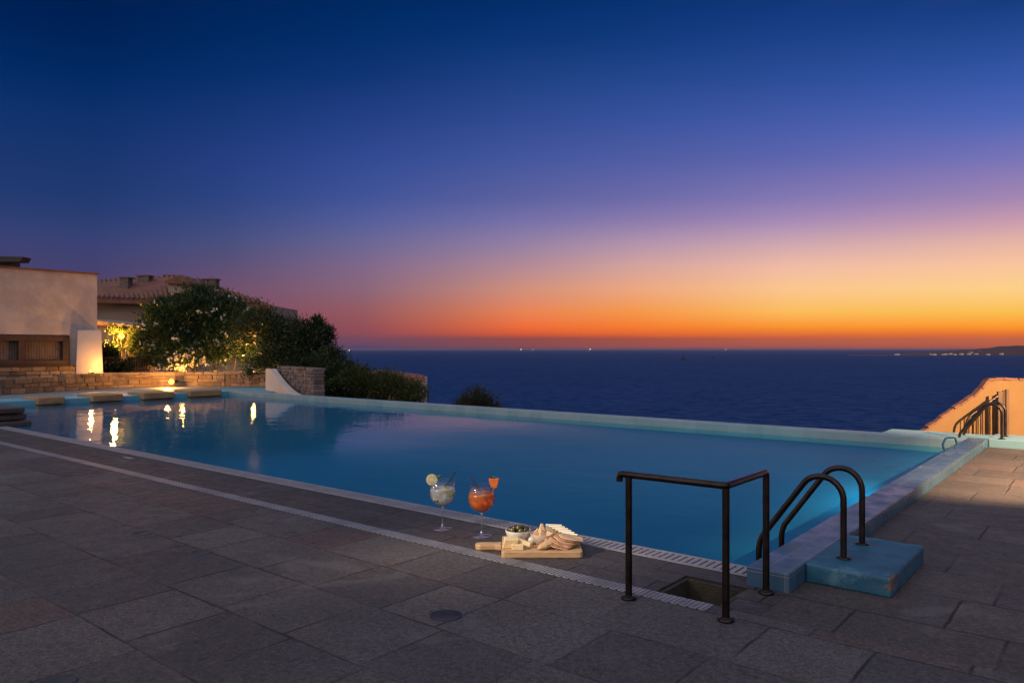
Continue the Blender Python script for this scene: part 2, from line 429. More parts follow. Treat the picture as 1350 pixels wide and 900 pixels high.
b.add(vsq, [(j*nx+i, j*nx+i+1, (j+1)*nx+i+1, (j+1)*nx+i) for j in range(len(ys)-1) for i in range(nx-1)], True)
tag(b.build('hillside', M['soil']), kind='structure')

# ------------------------------------------------------------------ deck
PX0, PX1, PY0, PY1 = -.275, .150, -.745, -.330     # recess
b = MB(); b.box((-45, -14, -.3), (16, -.885, 0)); b.box((.112, -.885, -.3), (16, -.76, -.0005))
tag(b.build('deck', M['deck']), kind='structure')
b = MB()
for x0, x1, y0, y1 in ((-45, PX0, -.757, -.105), (PX0, PX1, PY1, -.105), (PX1, .384, -.757, -.275), (PX0, PX1, -.757, PY0)):
    b.box((x0, y0, -.30), (x1, y1, 0))
tag(b.build('poolside_paving', M['strip']), kind='structure')
b = MB(); b.box((.386, -.758, -.3), (16, 8.60, 0)); tag(b.build('terrace', M['terrace']), kind='structure')

# linear drain strip
m, t, out = new_mat('perforated_drain_cover')
P = t.pos(); x, y, z = t.sep(P)
u = t.math('DIVIDE', t.math('ADD', x, 100.), .030); fu = t.math('FRACT', u)
vv = t.math('DIVIDE', t.math('ADD', y, 10.), .0285); fv = t.math('FRACT', t.math('ADD', vv, t.math('MULTIPLY', t.math('FLOOR', u), .5)))
slot = t.math('MULTIPLY', t.rng(t.math('ABSOLUTE', t.math('SUBTRACT', fu, .5)), .20, .30, 1., 0.), t.rng(t.math('ABSOLUTE', t.math('SUBTRACT', fv, .5)), .24, .34, 1., 0.))
dirt = t.noise(P, 4., 5., .6)
c = t.mix(t.rng(dirt, .35, .7), (.25,.245,.26), (.15,.148,.155))
c = t.mix(slot, c, (.03,.03,.034))
seam = t.math('FRACT', t.math('DIVIDE', t.math('ADD', x, 100.3), 1.0))
c = t.mix(t.rng(t.math('ABSOLUTE', t.math('SUBTRACT', seam, .5)), .496, .499, 0., 1.), c, (.02,.02,.02))
principled(t, out, Base_Color=c, Roughness=.5, Metallic=.1, Normal=t.bump(t.math('SUBTRACT', 1., slot), .5, .004))
M['drain'] = m
b = MB(); b.box((-45, -.884, -.2), (.11, -.758, .004))
o = b.build('drain_channel', M['drain']); tag(o, 'long pale perforated drain strip running along the dark paving beside the pool', 'drain')

# overflow grating along the pool's edge
th = thing('overflow_grating', (-7, 0, 0), 'pale slatted overflow grating edging the near side of the pool', 'grating')
b = MB(); x = -14.75
while x < .08:
    b.box((x, -.085, -.03), (x + .036, .085, .006)); x += .052
b.build('slats', M['grate'], th)
b = MB(); b.box((-14.75, -.103, -.06), (.1, -.085, .008)); b.box((-14.75, .085, -.06), (.1, .103, .008)); b.build('frame', M['grate'], th)
b = MB(); b.box((-14.75, -.085, -.12), (.1, .085, -.10)); b.build('channel', M['moss'], th)

# round covers set in the paving, small plate
for (px_, py_), r, lab in (((588,811), .095, 'dark round drain cover in the paving below the cheese board, largest in view'),
                      ((264,728), .078, 'dark round cover in open paving, nearer of the pair left of the cocktails'),
                      ((186,703), .080, 'small dark round cover farthest from the handrail, towards the pool'),
                      ((74,900), .085, 'dark round cover at the bottom edge of the paving')):
    c = at(px_, py_); b = MB(); b.lathe([(0,-.01),(r,-.01),(r,.002),(r-.008,.004),(r-.012,.002),(0,.002)], c, 36)
    o = b.build('drain_cover', M['black'] if px_ == 588 else M['cover']); tag(o, lab, 'drain cover', 'round covers set in the paving')
c = at(169, 603.6); b = MB(); b.box((c.x-.12, c.y-.03, 0.0005), (c.x+.12, c.y+.03, .008))
tag(b.build('skimmer_plate', M['grate'], bevel=.003), 'small pale plate lying in the dark strip between drain and pool', 'plate')
# debris on the paving
for (px_, py_) in ((213,795),(520,757),(70,648)):
    pass

# recessed foot bath
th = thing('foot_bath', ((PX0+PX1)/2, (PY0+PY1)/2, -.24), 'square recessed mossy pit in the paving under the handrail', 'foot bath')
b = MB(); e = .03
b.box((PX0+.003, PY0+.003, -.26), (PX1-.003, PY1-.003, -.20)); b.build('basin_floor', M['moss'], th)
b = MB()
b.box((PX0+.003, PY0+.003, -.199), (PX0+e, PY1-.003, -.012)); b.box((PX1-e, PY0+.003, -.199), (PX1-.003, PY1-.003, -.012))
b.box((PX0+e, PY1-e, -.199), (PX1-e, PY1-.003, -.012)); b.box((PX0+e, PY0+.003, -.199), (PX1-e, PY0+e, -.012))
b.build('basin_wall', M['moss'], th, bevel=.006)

# ------------------------------------------------------------------ pool
WZ = -.02
def basin_z(x, y):
    return -.10 - .75 * smooth(8.26 - y, 0, 3.6) * smooth(.10 - x, 0, .2) * smooth(x + 20.9, 0, 4.) * (.35 + .65*smooth(y - .13, 0, .5))
gx = np.concatenate([np.linspace(-20.9, -3, 50), np.linspace(-2.7, .11, 24)]); gy = np.linspace(.106, 8.28, 50); b = MB(); nx_ = len(gx)
b.add([(x, y, basin_z(x, y)) for y in gy for x in gx], [(j*nx_+i, j*nx_+i+1, (j+1)*nx_+i+1, (j+1)*nx_+i) for j in range(len(gy)-1) for i in range(nx_-1)], True)
tag(b.build('pool_basin', M['pool']), kind='structure')
m, t, out = new_mat('pool_water')
P = t.pos()
w1 = t.noise(t.scale(P, (1., 1.5, 1.)), 1.3, 3., .5); w2 = t.noise(t.scale(P, (1., 1.4, 1.)), 5., 2., .5)
w3 = t.noise(P, .35, 2.)
h = t.math('MULTIPLY', t.math('ADD', t.math('MULTIPLY', w1, 1.), t.math('MULTIPLY', w2, .45)), t.rng(w3, .35, .65, .5, 1.))
wx = t.sep(P)[0]
wind = t.rng(t.math('ADD', wx, t.math('MULTIPLY', t.math('SUBTRACT', w3, .5), 3.)), -10.5, -4.)       # breeze reaches the open side only
nb = t.bump(h, .20, .05)
fr = t.new('ShaderNodeFresnel'); t.put(fr.inputs[0], t.rng(t.new('ShaderNodeNewGeometry').outputs['Backfacing'], 0., 1., 1.33, 1/1.33, smooth=False)); t.l.new(nb, fr.inputs['Normal'])
tr = t.new('ShaderNodeBsdfTransparent'); tr.inputs[0].default_value = (.60,.90,.97,1)
gl = t.new('ShaderNodeBsdfGlossy'); gl.inputs[0].default_value = (.78,.90,1,1); t.put(gl.inputs['Roughness'], t.rng(wind, 0., 1., .025, .17)); t.l.new(nb, gl.inputs['Normal'])
mx = t.new('ShaderNodeMixShader'); t.put(mx.inputs[0], t.math('MULTIPLY', fr.outputs[0], t.rng(wind, 0., 1., .80, .15)))
t.l.new(tr.outputs[0], mx.inputs[1]); t.l.new(gl.outputs[0], mx.inputs[2])
t.l.new(mx.outputs[0], out.inputs[0]); M['water'] = m
b = MB(); b.add([(-20.9,.104,WZ),(.111,.104,WZ),(.111,8.279,WZ),(-20.9,8.279,WZ)], [(0,1,2,3)])
tag(b.build('pool_water', M['water']), kind='structure')

# coping on the right, far infinity edge, far kerb, left terrace
b = MB(); b.box((.113, -.272, -.3), (.383, 8.62, .12))
tag(b.build('pool_coping', M['tile'], bevel=.008), 'raised pale blue tiled coping between the pool and the brown terrace', 'coping')
b = MB(); b.box((-20.9, 8.282, -3.2), (.112, 8.60, .118))
tag(b.build('infinity_edge', M['tile_far'], bevel=.015), 'long pale far edge of the pool against the sea', 'pool edge')
b = MB(); b.box((.385, 8.62, -.3), (9., 9.45, .125)); b.box((-1.15, 8.63, -.3), (.384, 9.45, .105))
tag(b.build('terrace_kerb', M['kerb_blue'], bevel=.012), 'pale blue painted kerb closing the terrace in front of the ochre wall', 'kerb')
b = MB(); b.box((-22.4, -1., -1.6), (-20.902, 8.60, .11)); b.box((-22.4, 8.602, -1.6), (-19.6, 11.4, .108))
o = b.build('terrace_step', M['cop_left'], bevel=.01); tag(o, 'turquoise painted ledge under the sandstone blocks at the far end', 'ledge')
b = MB(); b.box((-27.5, -6., -.3), (-22.402, 12.5, .115)); tag(b.build('garden_path', M['cop_left_top']), kind='structure')

# four sandstone blocks standing over the water
def on_x(px_, wx):
    dxx = (px_ - CX) / F; d0 = dxx * CT - ST; d1 = dxx * ST + CT
    Y = (wx - CAM[0]) / d0; return CAM[1] + Y * d1
labs = ['sandstone block over the water nearest the shuttered white building', 'sandstone block in line with the glowing plaster pillar',
        'sandstone block in front of the round wall lamp', 'sandstone block nearest the white curved buttress']
for k, (xa, xb) in enumerate(((50,86),(122,163),(189,231),(251,293))):
    y0, y1 = on_x(xa, -20.7), on_x(xb, -20.7)
    b = MB(); nX, nY, nZ = 5, 4, 2
    b.box((-21.9 + .05*k, y0, -.015), (-20.7, y1, .185))
    o = b.build('stone_block', M['block'], bevel=.035); o.data.transform(Matrix.Translation((0,0,-.0)))
    tag(o, labs[k], 'stone block', 'sandstone blocks along the far ledge')
    dm = o.modifiers.new('sub', 'SUBSURF'); dm.subdivision_type = 'SIMPLE'; dm.levels = dm.render_levels = 3
    tx = bpy.data.textures.new('rough', 'CLOUDS'); tx.noise_scale = .18
    dp = o.modifiers.new('disp', 'DISPLACE'); dp.texture = tx; dp.strength = .03; dp.texture_coords = 'GLOBAL'

# dark stone steps at the near corner
th = thing('stone_steps', (-15.8, .4, 0), 'low stack of dark rough stone slabs at the corner of the pool', 'steps')
for k in range(3):
    b = MB(); z0 = -.05 + k*.135
    b.box((-19., -.08 + .03*k, z0), (-14.98 - .07*((k*2)%3), .62 - .05*k, z0 + .115))
    b.build('slab', M['darkstone'], th, bevel=.03)

# ------------------------------------------------------------------ handrail, ladders, pedestal
def bend(pts, r=.03, n=6):
    P = [Vector(p) for p in pts]; out = [P[0]]
    for a, p, c in zip(P[:-2], P[1:-1], P[2:]):
        d0 = (a-p); d1 = (c-p); rr = min(r, d0.length*.49, d1.length*.49)
        q0 = p + d0.normalized()*rr; q1 = p + d1.normalized()*rr
        for k in range(n+1):
            s_ = k/n; out.append(q0*(1-s_)**2 + p*2*s_*(1-s_) + q1*s_**2)
    out.append(P[-1]); return out
P1, P2, P3 = Vector((-.331,-.977,0)), Vector((.270,-.955,0)), Vector((.273,-.359,0))
HT = .745
th = thing('handrail', tuple(P2), 'dark bronze tubular handrail on three posts around the recessed pit', 'handrail')
b = MB(); dirx = (P1-P2).normalized()
e0 = P1 + dirx*.062
b.tube(bend([e0 + Vector((0,0,HT-.045)), e0 + Vector((0,0,HT)), P2 + Vector((0,0,HT)), P3 + Vector((0,0,HT)), P3 + Vector((0,0,HT-.05))], .022), .0205, 16)
b.build('top_rail', M['bronze'], th)
for p in (P1, P2, P3):
    b = MB(); b.tube([p + Vector((0,0,.004)), p + Vector((0,0,HT-.012 if p is not P3 else HT-.03))], .0205, 16)
    po = b.build('post', M['bronze'], th)
    b = MB(); b.lathe([(.02,.0045),(.047,.0045),(.047,.012),(.04,.017),(.024,.020),(.0206,.024)], p, 24)
    for k in range(4):
        a = k*PI/2+.6; b.lathe([(0,.019),(.006,.019),(.006,.014)], (p.x+.036*math.cos(a), p.y+.036*math.sin(a), 0), 6)
    b.build('flange', M['bronze'], po)

def ladder_path(y, x0=.545, z0=.12, n=14, xin=.0):
    pts = [(x0, y, z0+.003), (x0, y, z0+.385)]
    r = .142; cxx, czz = x0 - r, z0+.385
    for k in range(1, n+1):
        a = (k/n) * math.radians(144.7)
        pts.append((cxx + r*math.cos(a), y, czz + r*math.sin(a)))
    lx, _, lz = pts[-1]
    d = Vector((-math.sin(math.radians(144.7)), 0, math.cos(math.radians(144.7))))
    ex = xin; L = (lx - ex) / -d.x
    p_end = Vector((lx, y, lz)) + d*L
    for k in range(1, 8):
        a = k/7; q = p_end + Vector((-.022*math.sin(a*PI/2)*1., 0, -.10*a)); 
        if k == 1: pts.append(tuple(p_end))
        pts.append(tuple(q))
    last = Vector(pts[-1]); pts.append((last.x, y, -.9))
    return pts
th = thing('pool_ladder', (.54, .52, .12), 'pair of bent dark steel ladder rails standing on the blue pedestal', 'pool ladder', 'pool ladders')
near_ladder = th
for y in (.296, .751):
    b = MB(); b.tube(ladder_path(y), .0205, 16); rl = b.build('rail', M['bronze'], th)
    b = MB(); b.lathe([(.02,.1245),(.048,.1245),(.048,.128),(.036,.134),(.0206,.138)], (.545, y, 0), 24); b.build('flange', M['bronze'], rl)
for z in (-.25, -.55, -.85):
    b = MB(); b.box((-.10, .296, z), (-.01, .751, z+.03)); b.build('tread', M['steel'], th, bevel=.005)

th = thing('ladder_pedestal', (.63, .5, 0), 'turquoise painted concrete pedestal with chipped corners', 'pedestal')
m, t, out = new_mat('chipped_turquoise_paint')
O = t.obj(); P = t.pos(); x, y, z = t.sep(P)
n1 = t.noise(P, 5., 5., .65); n2 = t.noise(P, 60., 4.)
pz = t.math('ADD', t.math('ADD', t.rng(x, .78, .93), t.math('MULTIPLY', t.rng(y, .3, .02), .55)), t.math('MULTIPLY', t.math('SUBTRACT', t.noise(P, 11., 5., .7), .5), 2.4))
chip = t.math('MULTIPLY', t.rng(pz, 1.1, 1.18), t.rng(z, .02, .06))
paint = t.mix(t.rng(n1, .3, .7), (.005,.062,.115), (.012,.100,.165))
paint = t.mix(t.rng(n2, .55, .75, 0., .5), paint, (.01,.06,.09))
paint = t.mix(t.rng(t.noise(P, 3., 6., .7, .5), .58, .68, 0., .5), paint, (.10,.20,.25))
c = t.mix(chip, paint, t.mix(n2, (.07,.052,.042), (.14,.10,.08)))
principled(t, out, Base_Color=c, Roughness=.62, Normal=t.bump(t.math('SUBTRACT', t.math('ADD', t.math('MULTIPLY', n2, .4), n1), t.math('MULTIPLY', chip, .8)), .55, .012))
M['pedestal'] = m
b = MB()
lo, hi = (.387, .03, 0.), (.89, 1.0, .122)
N3 = (36, 66, 10)
pts = {}; fs = []
def gv(i, j, k):
    key = (i, j, k)
    if key not in pts:
        pts[key] = len(pts)
    return pts[key]
for i in range(N3[0]):
    for j in range(N3[1]):
        for k, fl in ((0, 1), (N3[2], 0)):
            q = (gv(i,j,k), gv(i+1,j,k), gv(i+1,j+1,k), gv(i,j+1,k)); fs.append(q[::-1] if fl else q)
for i in range(N3[0]):
    for k in range(N3[2]):
        for j in (0, N3[1]): fs.append((gv(i,j,k), gv(i+1,j,k), gv(i+1,j,k+1), gv(i,j,k+1)))
for j in range(N3[1]):
    for k in range(N3[2]):
        for i in (0, N3[0]): fs.append((gv(i,j,k), gv(i,j+1,k), gv(i,j+1,k+1), gv(i,j,k+1)))
from mathutils import noise as mn
vsx = [None]*len(pts)
ctr = Vector([(a+b_)/2 for a, b_ in zip(lo, hi)]); hs = Vector([(b_-a)/2 for a, b_ in zip(lo, hi)])
for (i, j, k), n in pts.items():
    p = Vector((lo[0]+(hi[0]-lo[0])*i/N3[0], lo[1]+(hi[1]-lo[1])*j/N3[1], lo[2]+(hi[2]-lo[2])*k/N3[2]))
    w = [max(0, abs(p[a]-ctr[a]) - (hs[a]-.016)) if not (a == 0 and p[a] < ctr[a]) else 0 for a in range(3)]
    if k == 0: w[2] = 0
    # round the worn corners
    L = math.sqrt(sum(q*q for q in w))
    if L > .016:
        for a in range(3):
            if w[a] > 0: p[a] -= math.copysign(w[a]*(1-.016/L), p[a]-ctr[a])
    if i > 0: p += mn.noise_vector(p*9)*.006 + mn.noise_vector(p*25)*.002
    p.z = max(p.z, 0.001); p.x = max(p.x, .386)
    vsx[n] = p
b.add(vsx, fs, True); b.build('plinth', M['pedestal'], th)

# far ladder across the coping, same kind
far = copy_tree(near_ladder)
far['label'] = 'distant pair of dark ladder rails crossing the end of the tiled coping'
far.location = (.55, 8.89, .125)

# small painted teal grab bracket at the far corner of the pool
b = MB(); c0 = at(1241, 596, 0.)
pa_ = [dep(1243, 588, 10.6), dep(1248, 577.5, 10.6), dep(1260, 577, 10.6), dep(1262, 583, 10.6), dep(1258, 590, 10.6)]
b.tube(bend([dep(1247,597,10.4), dep(1242.5,586,10.4), dep(1247,577,10.4), dep(1259,576.5,10.4), dep(1262,586,10.4), dep(1259,590,10.4)], .03), .014, 10)
tag(b.build('grab_bracket', M['pedestal']), 'small turquoise bent tube bracket at the corner of the pool', 'bracket')

# ------------------------------------------------------------------ ochre wall and stair railing beyond the terrace
WY = 13.2
th = thing('ochre_wall', tuple(dep(1300, 572, WY)), 'ochre plastered wall with a sloping broken coping above the sea', 'wall')
pl = [dep(1196,582,WY), dep(1215,571,WY), dep(1250,545,WY), dep(1283,523,WY), dep(1295,512,WY), dep(1303,501,WY), dep(1430,499,WY), dep(1430,600,WY)]
back = Vector((-ST, CT, 0))*.10
b = MB(); b.prism(pl[:1]+pl[1:], back); b.build('wall_panel', M['ochre'], th)
b = MB()
top = pl[0:7]
for q0, q1 in zip(top[:-1], top[1:]):
    n = max(1, int((q1-q0).length/.13)); d = (q1-q0)/n
    for k in range(n):
        c = q0 + d*(k+.5); ang = math.atan2(d.z, math.hypot(d.x, d.y)) + random.uniform(-.1,.1)
        Mx = Matrix.Translation(c + back*.5 + Vector((0,0,.012+random.uniform(-.012,.012)))) @ Matrix.Rotation(TH,4,'Z') @ Matrix.Rotation(-ang,4,'Y')
        b.obox(Mx, d.length*random.uniform(.8,1.05), .13+random.uniform(-.02,.02), .03+random.uniform(0,.02))
b.build('coping', M['roof'], th, bevel=.006)
th = thing('stair_railing', tuple(dep(1317, 575, 12.2)), 'dark barred stair railing with a square gate post by the ochre wall', 'railing')
RY = 12.95
b = MB(); b.tube(bend([dep(1273,577,RY), dep(1274,556,RY), dep(1278,549,RY), dep(1304,530,RY), dep(1317,521,RY)], .05), .022, 10); b.build('rail', M['bronze'], th)
for xq in (1282, 1287, 1293, 1299, 1305, 1311):
    yt = 549 - (xq-1278)*(28/39.)
    b = MB(); b.tube([dep(xq, 590, RY), dep(xq, yt+1, RY)], .010, 8); b.build('baluster', M['bronze'], th)
b = MB()
for xa, ya in ((1317, 516), (1327.5, 512.5)):
    c0 = dep(xa, 590, RY); c1 = dep(xa, ya, RY + (.35 if xa > 1320 else 0))
    b.obox(Matrix.Translation(((c0.x+c1.x)/2, (c0.y+c1.y)/2, (c0.z+c1.z)/2)) @ Matrix.Rotation(TH,4,'Z'), .05, .05, abs(c1.z-c0.z))
b.build('gate_post', M['rust_wood'], th)
b = MB(); q = [dep(1320,590,RY+.05), dep(1327,590,RY+.3), dep(1327,513.5,RY+.3), dep(1320,516.5,RY+.05)]
b.prism(q, (.02,.02,0)); b.build('gate_panel', M['rust_wood'], th)

# ------------------------------------------------------------------ left: retaining wall, buttress, buildings
def rubble(b, p0, p1, z0, z1, thick, cmin=.12, cmax=.19, lmin=.18, lmax=.5, jut=.03, ztop=None):
    """courses of individual stones along p0->p1 (2-D) on both faces of a wall of given thickness"""
    p0 = Vector((p0[0], p0[1], 0)); p1 = Vector((p1[0], p1[1], 0)); L = (p1-p0).length; d = (p1-p0)/L; ang = math.atan2(d.y, d.x)
    z = z0
    while z < z1 - .03:
        hgt = min(random.uniform(cmin, cmax), z1 - z)
        if z1 - z - hgt < .05: hgt = z1 - z
        s_ = 0.
        while s_ < L - .01:
            l = min(random.uniform(lmin, lmax), L - s_)
            if L - s_ - l < lmin*.6: l = L - s_
            j = random.uniform(-jut, jut)
            c = p0 + d*(s_ + l/2) + Vector((0,0,z+hgt/2))
            Mx = Matrix.Translation(c) @ Matrix.Rotation(ang + random.uniform(-.02,.02),4,'Z') @ Matrix.Rotation(random.uniform(-.02,.02),4,'Y')
            b.obox(Mx, l-.014, thick + j, hgt-.014)
            s_ += l
        z += hgt
th = thing('stone_wall', (-25.2, 6., .1), 'low curved rubble stone retaining wall behind the sandstone blocks', 'wall')
wp = [(-24.0,-4.), (-24.35,2.8), (-25.2,4.8), (-25.95,6.6), (-25.8,8.0), (-25.1,9.0), (-24.,10.0), (-22.8,10.75), (-20.9,11.4)]
b = MB(); bm_ = MB()
for k, (p0, p1) in enumerate(zip(wp[:-1], wp[1:])):
    zt = .60 if k < 2 else .66
    rubble(b, p0, p1, .11, zt, .36, .08, .2, .14, .6, .045)
    d = Vector((p1[0]-p0[0], p1[1]-p0[1], 0)); c = Vector(((p0[0]+p1[0])/2, (p0[1]+p1[1])/2, .1+(zt-.12)/2))
    bm_.obox(Matrix.Translation(c) @ Matrix.Rotation(math.atan2(d.y, d.x),4,'Z'), d.length+.06, .31, zt-.12)
b.build('stones', M['stone'], th, bevel=.018); bm_.build('mortar_core', M['mortar'], th)

# white curved buttress with the stone wall behind it
dback0 = Vector((-ST, CT, 0))
th = thing('curved_buttress', (-19.4, 8.8, .118), 'white plaster buttress with a concave slope beside the dark stone pier', 'buttress')
q0, q1 = at(350, 513, .12), at(390, 520.5, .12); qd = (q1-q0); qn = Vector((-qd.y, qd.x, 0)).normalized()
if qn.dot(dback0) < 0: qn = -qn
prof = [(1., -.5), (0., -.5), (0., .70), (.16, .715)]
for k in range(1, 13):
    a = k/12; prof.append((.16 + .84*a, .715*(1-a)**1.6))
b = MB(); b.prism([q0 + qd*u + Vector((0,0,z_)) for u, z_ in prof], qn*.22); b.build('plaster_fin', M['plaster_fin'], th, bevel=.012)
th = thing('stone_pier', tuple(q0.lerp(q1, .6) + qn*.5), 'dark rubble stone pier behind the white curved buttress', 'wall')
e0, e1 = q0 + qn*.45 + qd*.10, at(403.5, 520.5, .12) + qn*.40
b = MB(); rubble(b, e0, e1, -.45, .93, .36, .08, .15, .12, .36, .06); b.build('stones', M['stone_grey'], th, bevel=.014)
b = MB(); c = (e0+e1)/2; b.obox(Matrix.Translation((c.x, c.y, .22)) @ Matrix.Rotation(math.atan2((e1-e0).y, (e1-e0).x),4,'Z'), (e1-e0).xy.length-.06, .31, 1.34); b.build('mortar_core', M['mortar'], th)

# white villa
VX = -27.83
def on_vx(px_, py_, wx=VX):
    dxx = (px_ - CX) / F; d0 = dxx*CT - ST; d1 = dxx*ST + CT
    Y = (wx - CAM[0]) / d0; return Vector((wx, CAM[1] + Y*d1, H - (py_-HY)/F*Y))
th = thing('white_villa', (-30, 3., .1), 'white rough plastered building with a long shuttered opening and pinkish evening light', 'building')
yR = on_vx(128, 400).y
w0, w1 = on_vx(-60, 443), on_vx(91, 481); zt, zb = on_vx(60, 442).z, on_vx(60, 481).z
b = MB()
b.box((-33, -7., .05), (VX, yR, zb-.02)); b.box((-33, -7., zt+.02), (VX, yR, 4.29))
b.box((-33, w1.y+.02, zb-.02), (VX, yR, zt+.02)); b.box((-33, -7, zb-.02), (VX-.35, w1.y+.02, zt+.02))
b.build('wall', M['plaster'], th)
b = MB(); b.box((-33.1, -7., 4.292), (VX+.07, yR+.06, 4.35)); b.build('roof_edge', M['roof'], th)
wn = MB(); X0, X1 = VX-.16, VX+.05
b = MB()
b.box((X0, w0.y, zt-.20), (X1, w1.y, zt)); b.box((X0, w0.y, zb), (X1, w1.y, zb+.18))
win = b.build('window', M['wood_dark'], th, bevel=.01)
yy = w1.y; 
for k, yv in enumerate((w1.y-.22, on_vx(29,460).y-.12, on_vx(29,460).y-4.2)):
    b = MB(); b.box((X0, yv, zb+.182), (X1-.004, yv+.22, zt-.202)); b.build('mullion', M['wood_dark'], win, bevel=.008)
b = MB(); y = w0.y
while y < w1.y - .1:
    b.box((VX-.22-random.uniform(0,.02), y, zb+.1), (VX-.17, y+.075, zt-.1)); y += .085
b.build('reed_panel', M['reed'], win)
b = MB(); b.box((VX+.003, -7, .10), (VX+.30, on_vx(93,488).y, zb-.03)); 
bs = MB(); rubble(bs, (VX+.36, -7), (VX+.36, on_vx(93,488).y), .11, zb-.04, .24); b.build('stone_base', M['mortar'], th)
bs.build('stone_facing', M['stone'], th, bevel=.015)
b = MB(); b.box((VX+.003, -7, zb-.035), (VX+.52, on_vx(94,488).y+.05, zb+.0)); b.build('sill', M['wood_dark'], th, bevel=.008)

# glowing tapered pillar
pb0, pb1 = dep(99, 495, 26.9), dep(137, 495, 26.9); pt0, pt1 = dep(99.5, 435, 26.9), dep(131, 434.5, 26.9)
pb0.z = pb1.z = .1
dback = Vector((-ST, CT, 0)); sideV = (pb1-pb0).normalized()
th = thing('plaster_pillar', tuple((pb0+pb1)/2), 'tapered plaster pillar lit gold from a lamp at its foot', 'pillar')
b = MB(); D = dback*.5
qb0, qb1 = dep(103, 490, 28.), dep(134.5, 490, 28.); qt0, qt1 = dep(103, 436, 28.), dep(129, 435.5, 28.); qb0.z = qb1.z = .1
b.add([pb0, pb1, qb1, qb0, pt0+dback*.12, pt1+dback*.12, qt1, qt0], [(0,3,2,1),(4,5,6,7),(0,1,5,4),(1,2,6,5),(2,3,7,6),(3,0,4,7)])
b.build('shaft', M['plaster_fin'], th, bevel=.03)

def light(name, kind, loc, energy, col, parent=None, size=.05, target=None, spot=None, blend=.5):
    L = bpy.data.lights.new(name, kind); L.energy = energy; L.color = col
    if kind in ('POINT', 'SPOT'): L.shadow_soft_size = size
    if kind == 'SPOT': L.spot_size = math.radians(spot); L.spot_blend = blend
    if kind == 'AREA': L.size = size
    o = bpy.data.objects.new(name, L); COL.objects.link(o)
    if parent is not None:
        o.parent = parent; o.location = Vector(loc) - Vector(parent.location)
    else: o.location = loc
    if target is not None: o.rotation_euler = (Vector(target) - Vector(loc)).to_track_quat('-Z', 'Y').to_euler()
    return o
WARM = (1., .41, .08)
def uplight(p, lab, energy, target, r=.09):
    th = thing('garden_uplight', tuple(p), lab, 'garden lamp', 'garden lamps along the wall')
    b = MB(); b.lathe([(r*.8,-.12),(r,-.1),(r,.0),(r*.9,.0),(r*.85,-.02),(0,-.02)], p, 20); b.build('housing', M['black'], th)
    b = MB(); b.lathe([(r*.84,-.015),(r*.7,.05),(r*.4,.085),(0,.1)], p, 20); b.build('bulb', M['glow'], th)
    light('lamp_light', 'POINT', Vector(p) + Vector((0,0,.16)) + (Vector(target)-Vector(p)).normalized()*.1, energy, WARM, th, .06)
    return th
pl_base = dep(120, 489, 26.45); pl_base.z = .68
uplight(pl_base, 'glowing uplight at the foot of the plaster pillar', 62., pl_base + Vector((0,0,.3)))
wl = dep(226, 503, 26.9)
th = thing('wall_lamp', tuple(wl), 'round glowing lamp set on the stone wall above a sandstone block', 'garden lamp', 'garden lamps along the wall')
b = MB(); b.lathe([(0,-.105),(.055,-.09),(.09,-.045),(.10,0),(.09,.045),(.055,.09),(0,.105)], wl, 20); b.build('globe', M['glow'], th)
b = MB(); q = wl + dback*.2; b.tube([wl + dback*.10, wl + dback*.45], .05, 12); b.build('bracket', M['black'], th)
light('lamp_light', 'POINT', wl - dback*.3 + Vector((0,0,.03)), 230., WARM, th, .1)
# wall niche step under that lamp
bl = dep(335, 486, 28.9); bl.z = .50
uplight(bl, 'half hidden uplight shining into the shrub above the stone wall', 520., bl + Vector((.2,-.5,.8)), .07)
bl2 = dep(240, 487, 28.6); bl2.z = .7
light('blossom_glow', 'POINT', bl2, 115., WARM, None, .1)

# veranda with hanging globe, behind the pillar
th = thing('veranda', tuple(dep(158, 495, 32)), 'timber veranda with a thin sloping roof and orange lit ceiling', 'veranda')
VY = 31.5
b = MB(); q = [dep(100,419,VY), dep(190,430,VY), dep(190,434,VY), dep(100,425,VY)]; b.prism(q, dback*3.2 + Vector((0,0,.02))); b.build('roof', M['plaster_warm'], th)
b = MB(); q = [dep(100,426,VY+.1), dep(190,434.6,VY+.1), dep(190,437.5,VY+.1), dep(100,430,VY+.1)]; b.prism(q, dback*.12); b.build('beam', M['wood_dark'], th)
for xq in (173.5, 121):
    c = dep(xq, 436, VY+.2); b = MB(); b.box((c.x-.07, c.y-.07, .2), (c.x+.07, c.y+.07, c.z-.02)); b.build('post', M['wood_dark'], th)
b = MB(); q = [dep(90,428,VY+3.4), dep(210,428,VY+3.4), dep(210,505,VY+3.4), dep(90,505,VY+3.4)]; b.prism(q, dback*.2); b.build('back_wall', M['plaster_warm'], th)
gl_ = dep(160, 443, 31.2)
th = thing('hanging_lamp', tuple(gl_), 'small glowing globe hanging under the veranda roof', 'hanging lamp')
b = MB(); b.lathe([(0,-.13),(.09,-.09),(.13,0),(.09,.09),(0,.13)], gl_, 18); b.build('globe', M['glow'], th)
b = MB(); b.tube([gl_ + Vector((0,0,.12)), gl_ + Vector((0,0,.36))], .012, 8); b.build('cord', M['black'], th)
light('lamp_light', 'POINT', gl_ - dback*.55 - Vector((0,0,.25)), 620., WARM, th, .1)

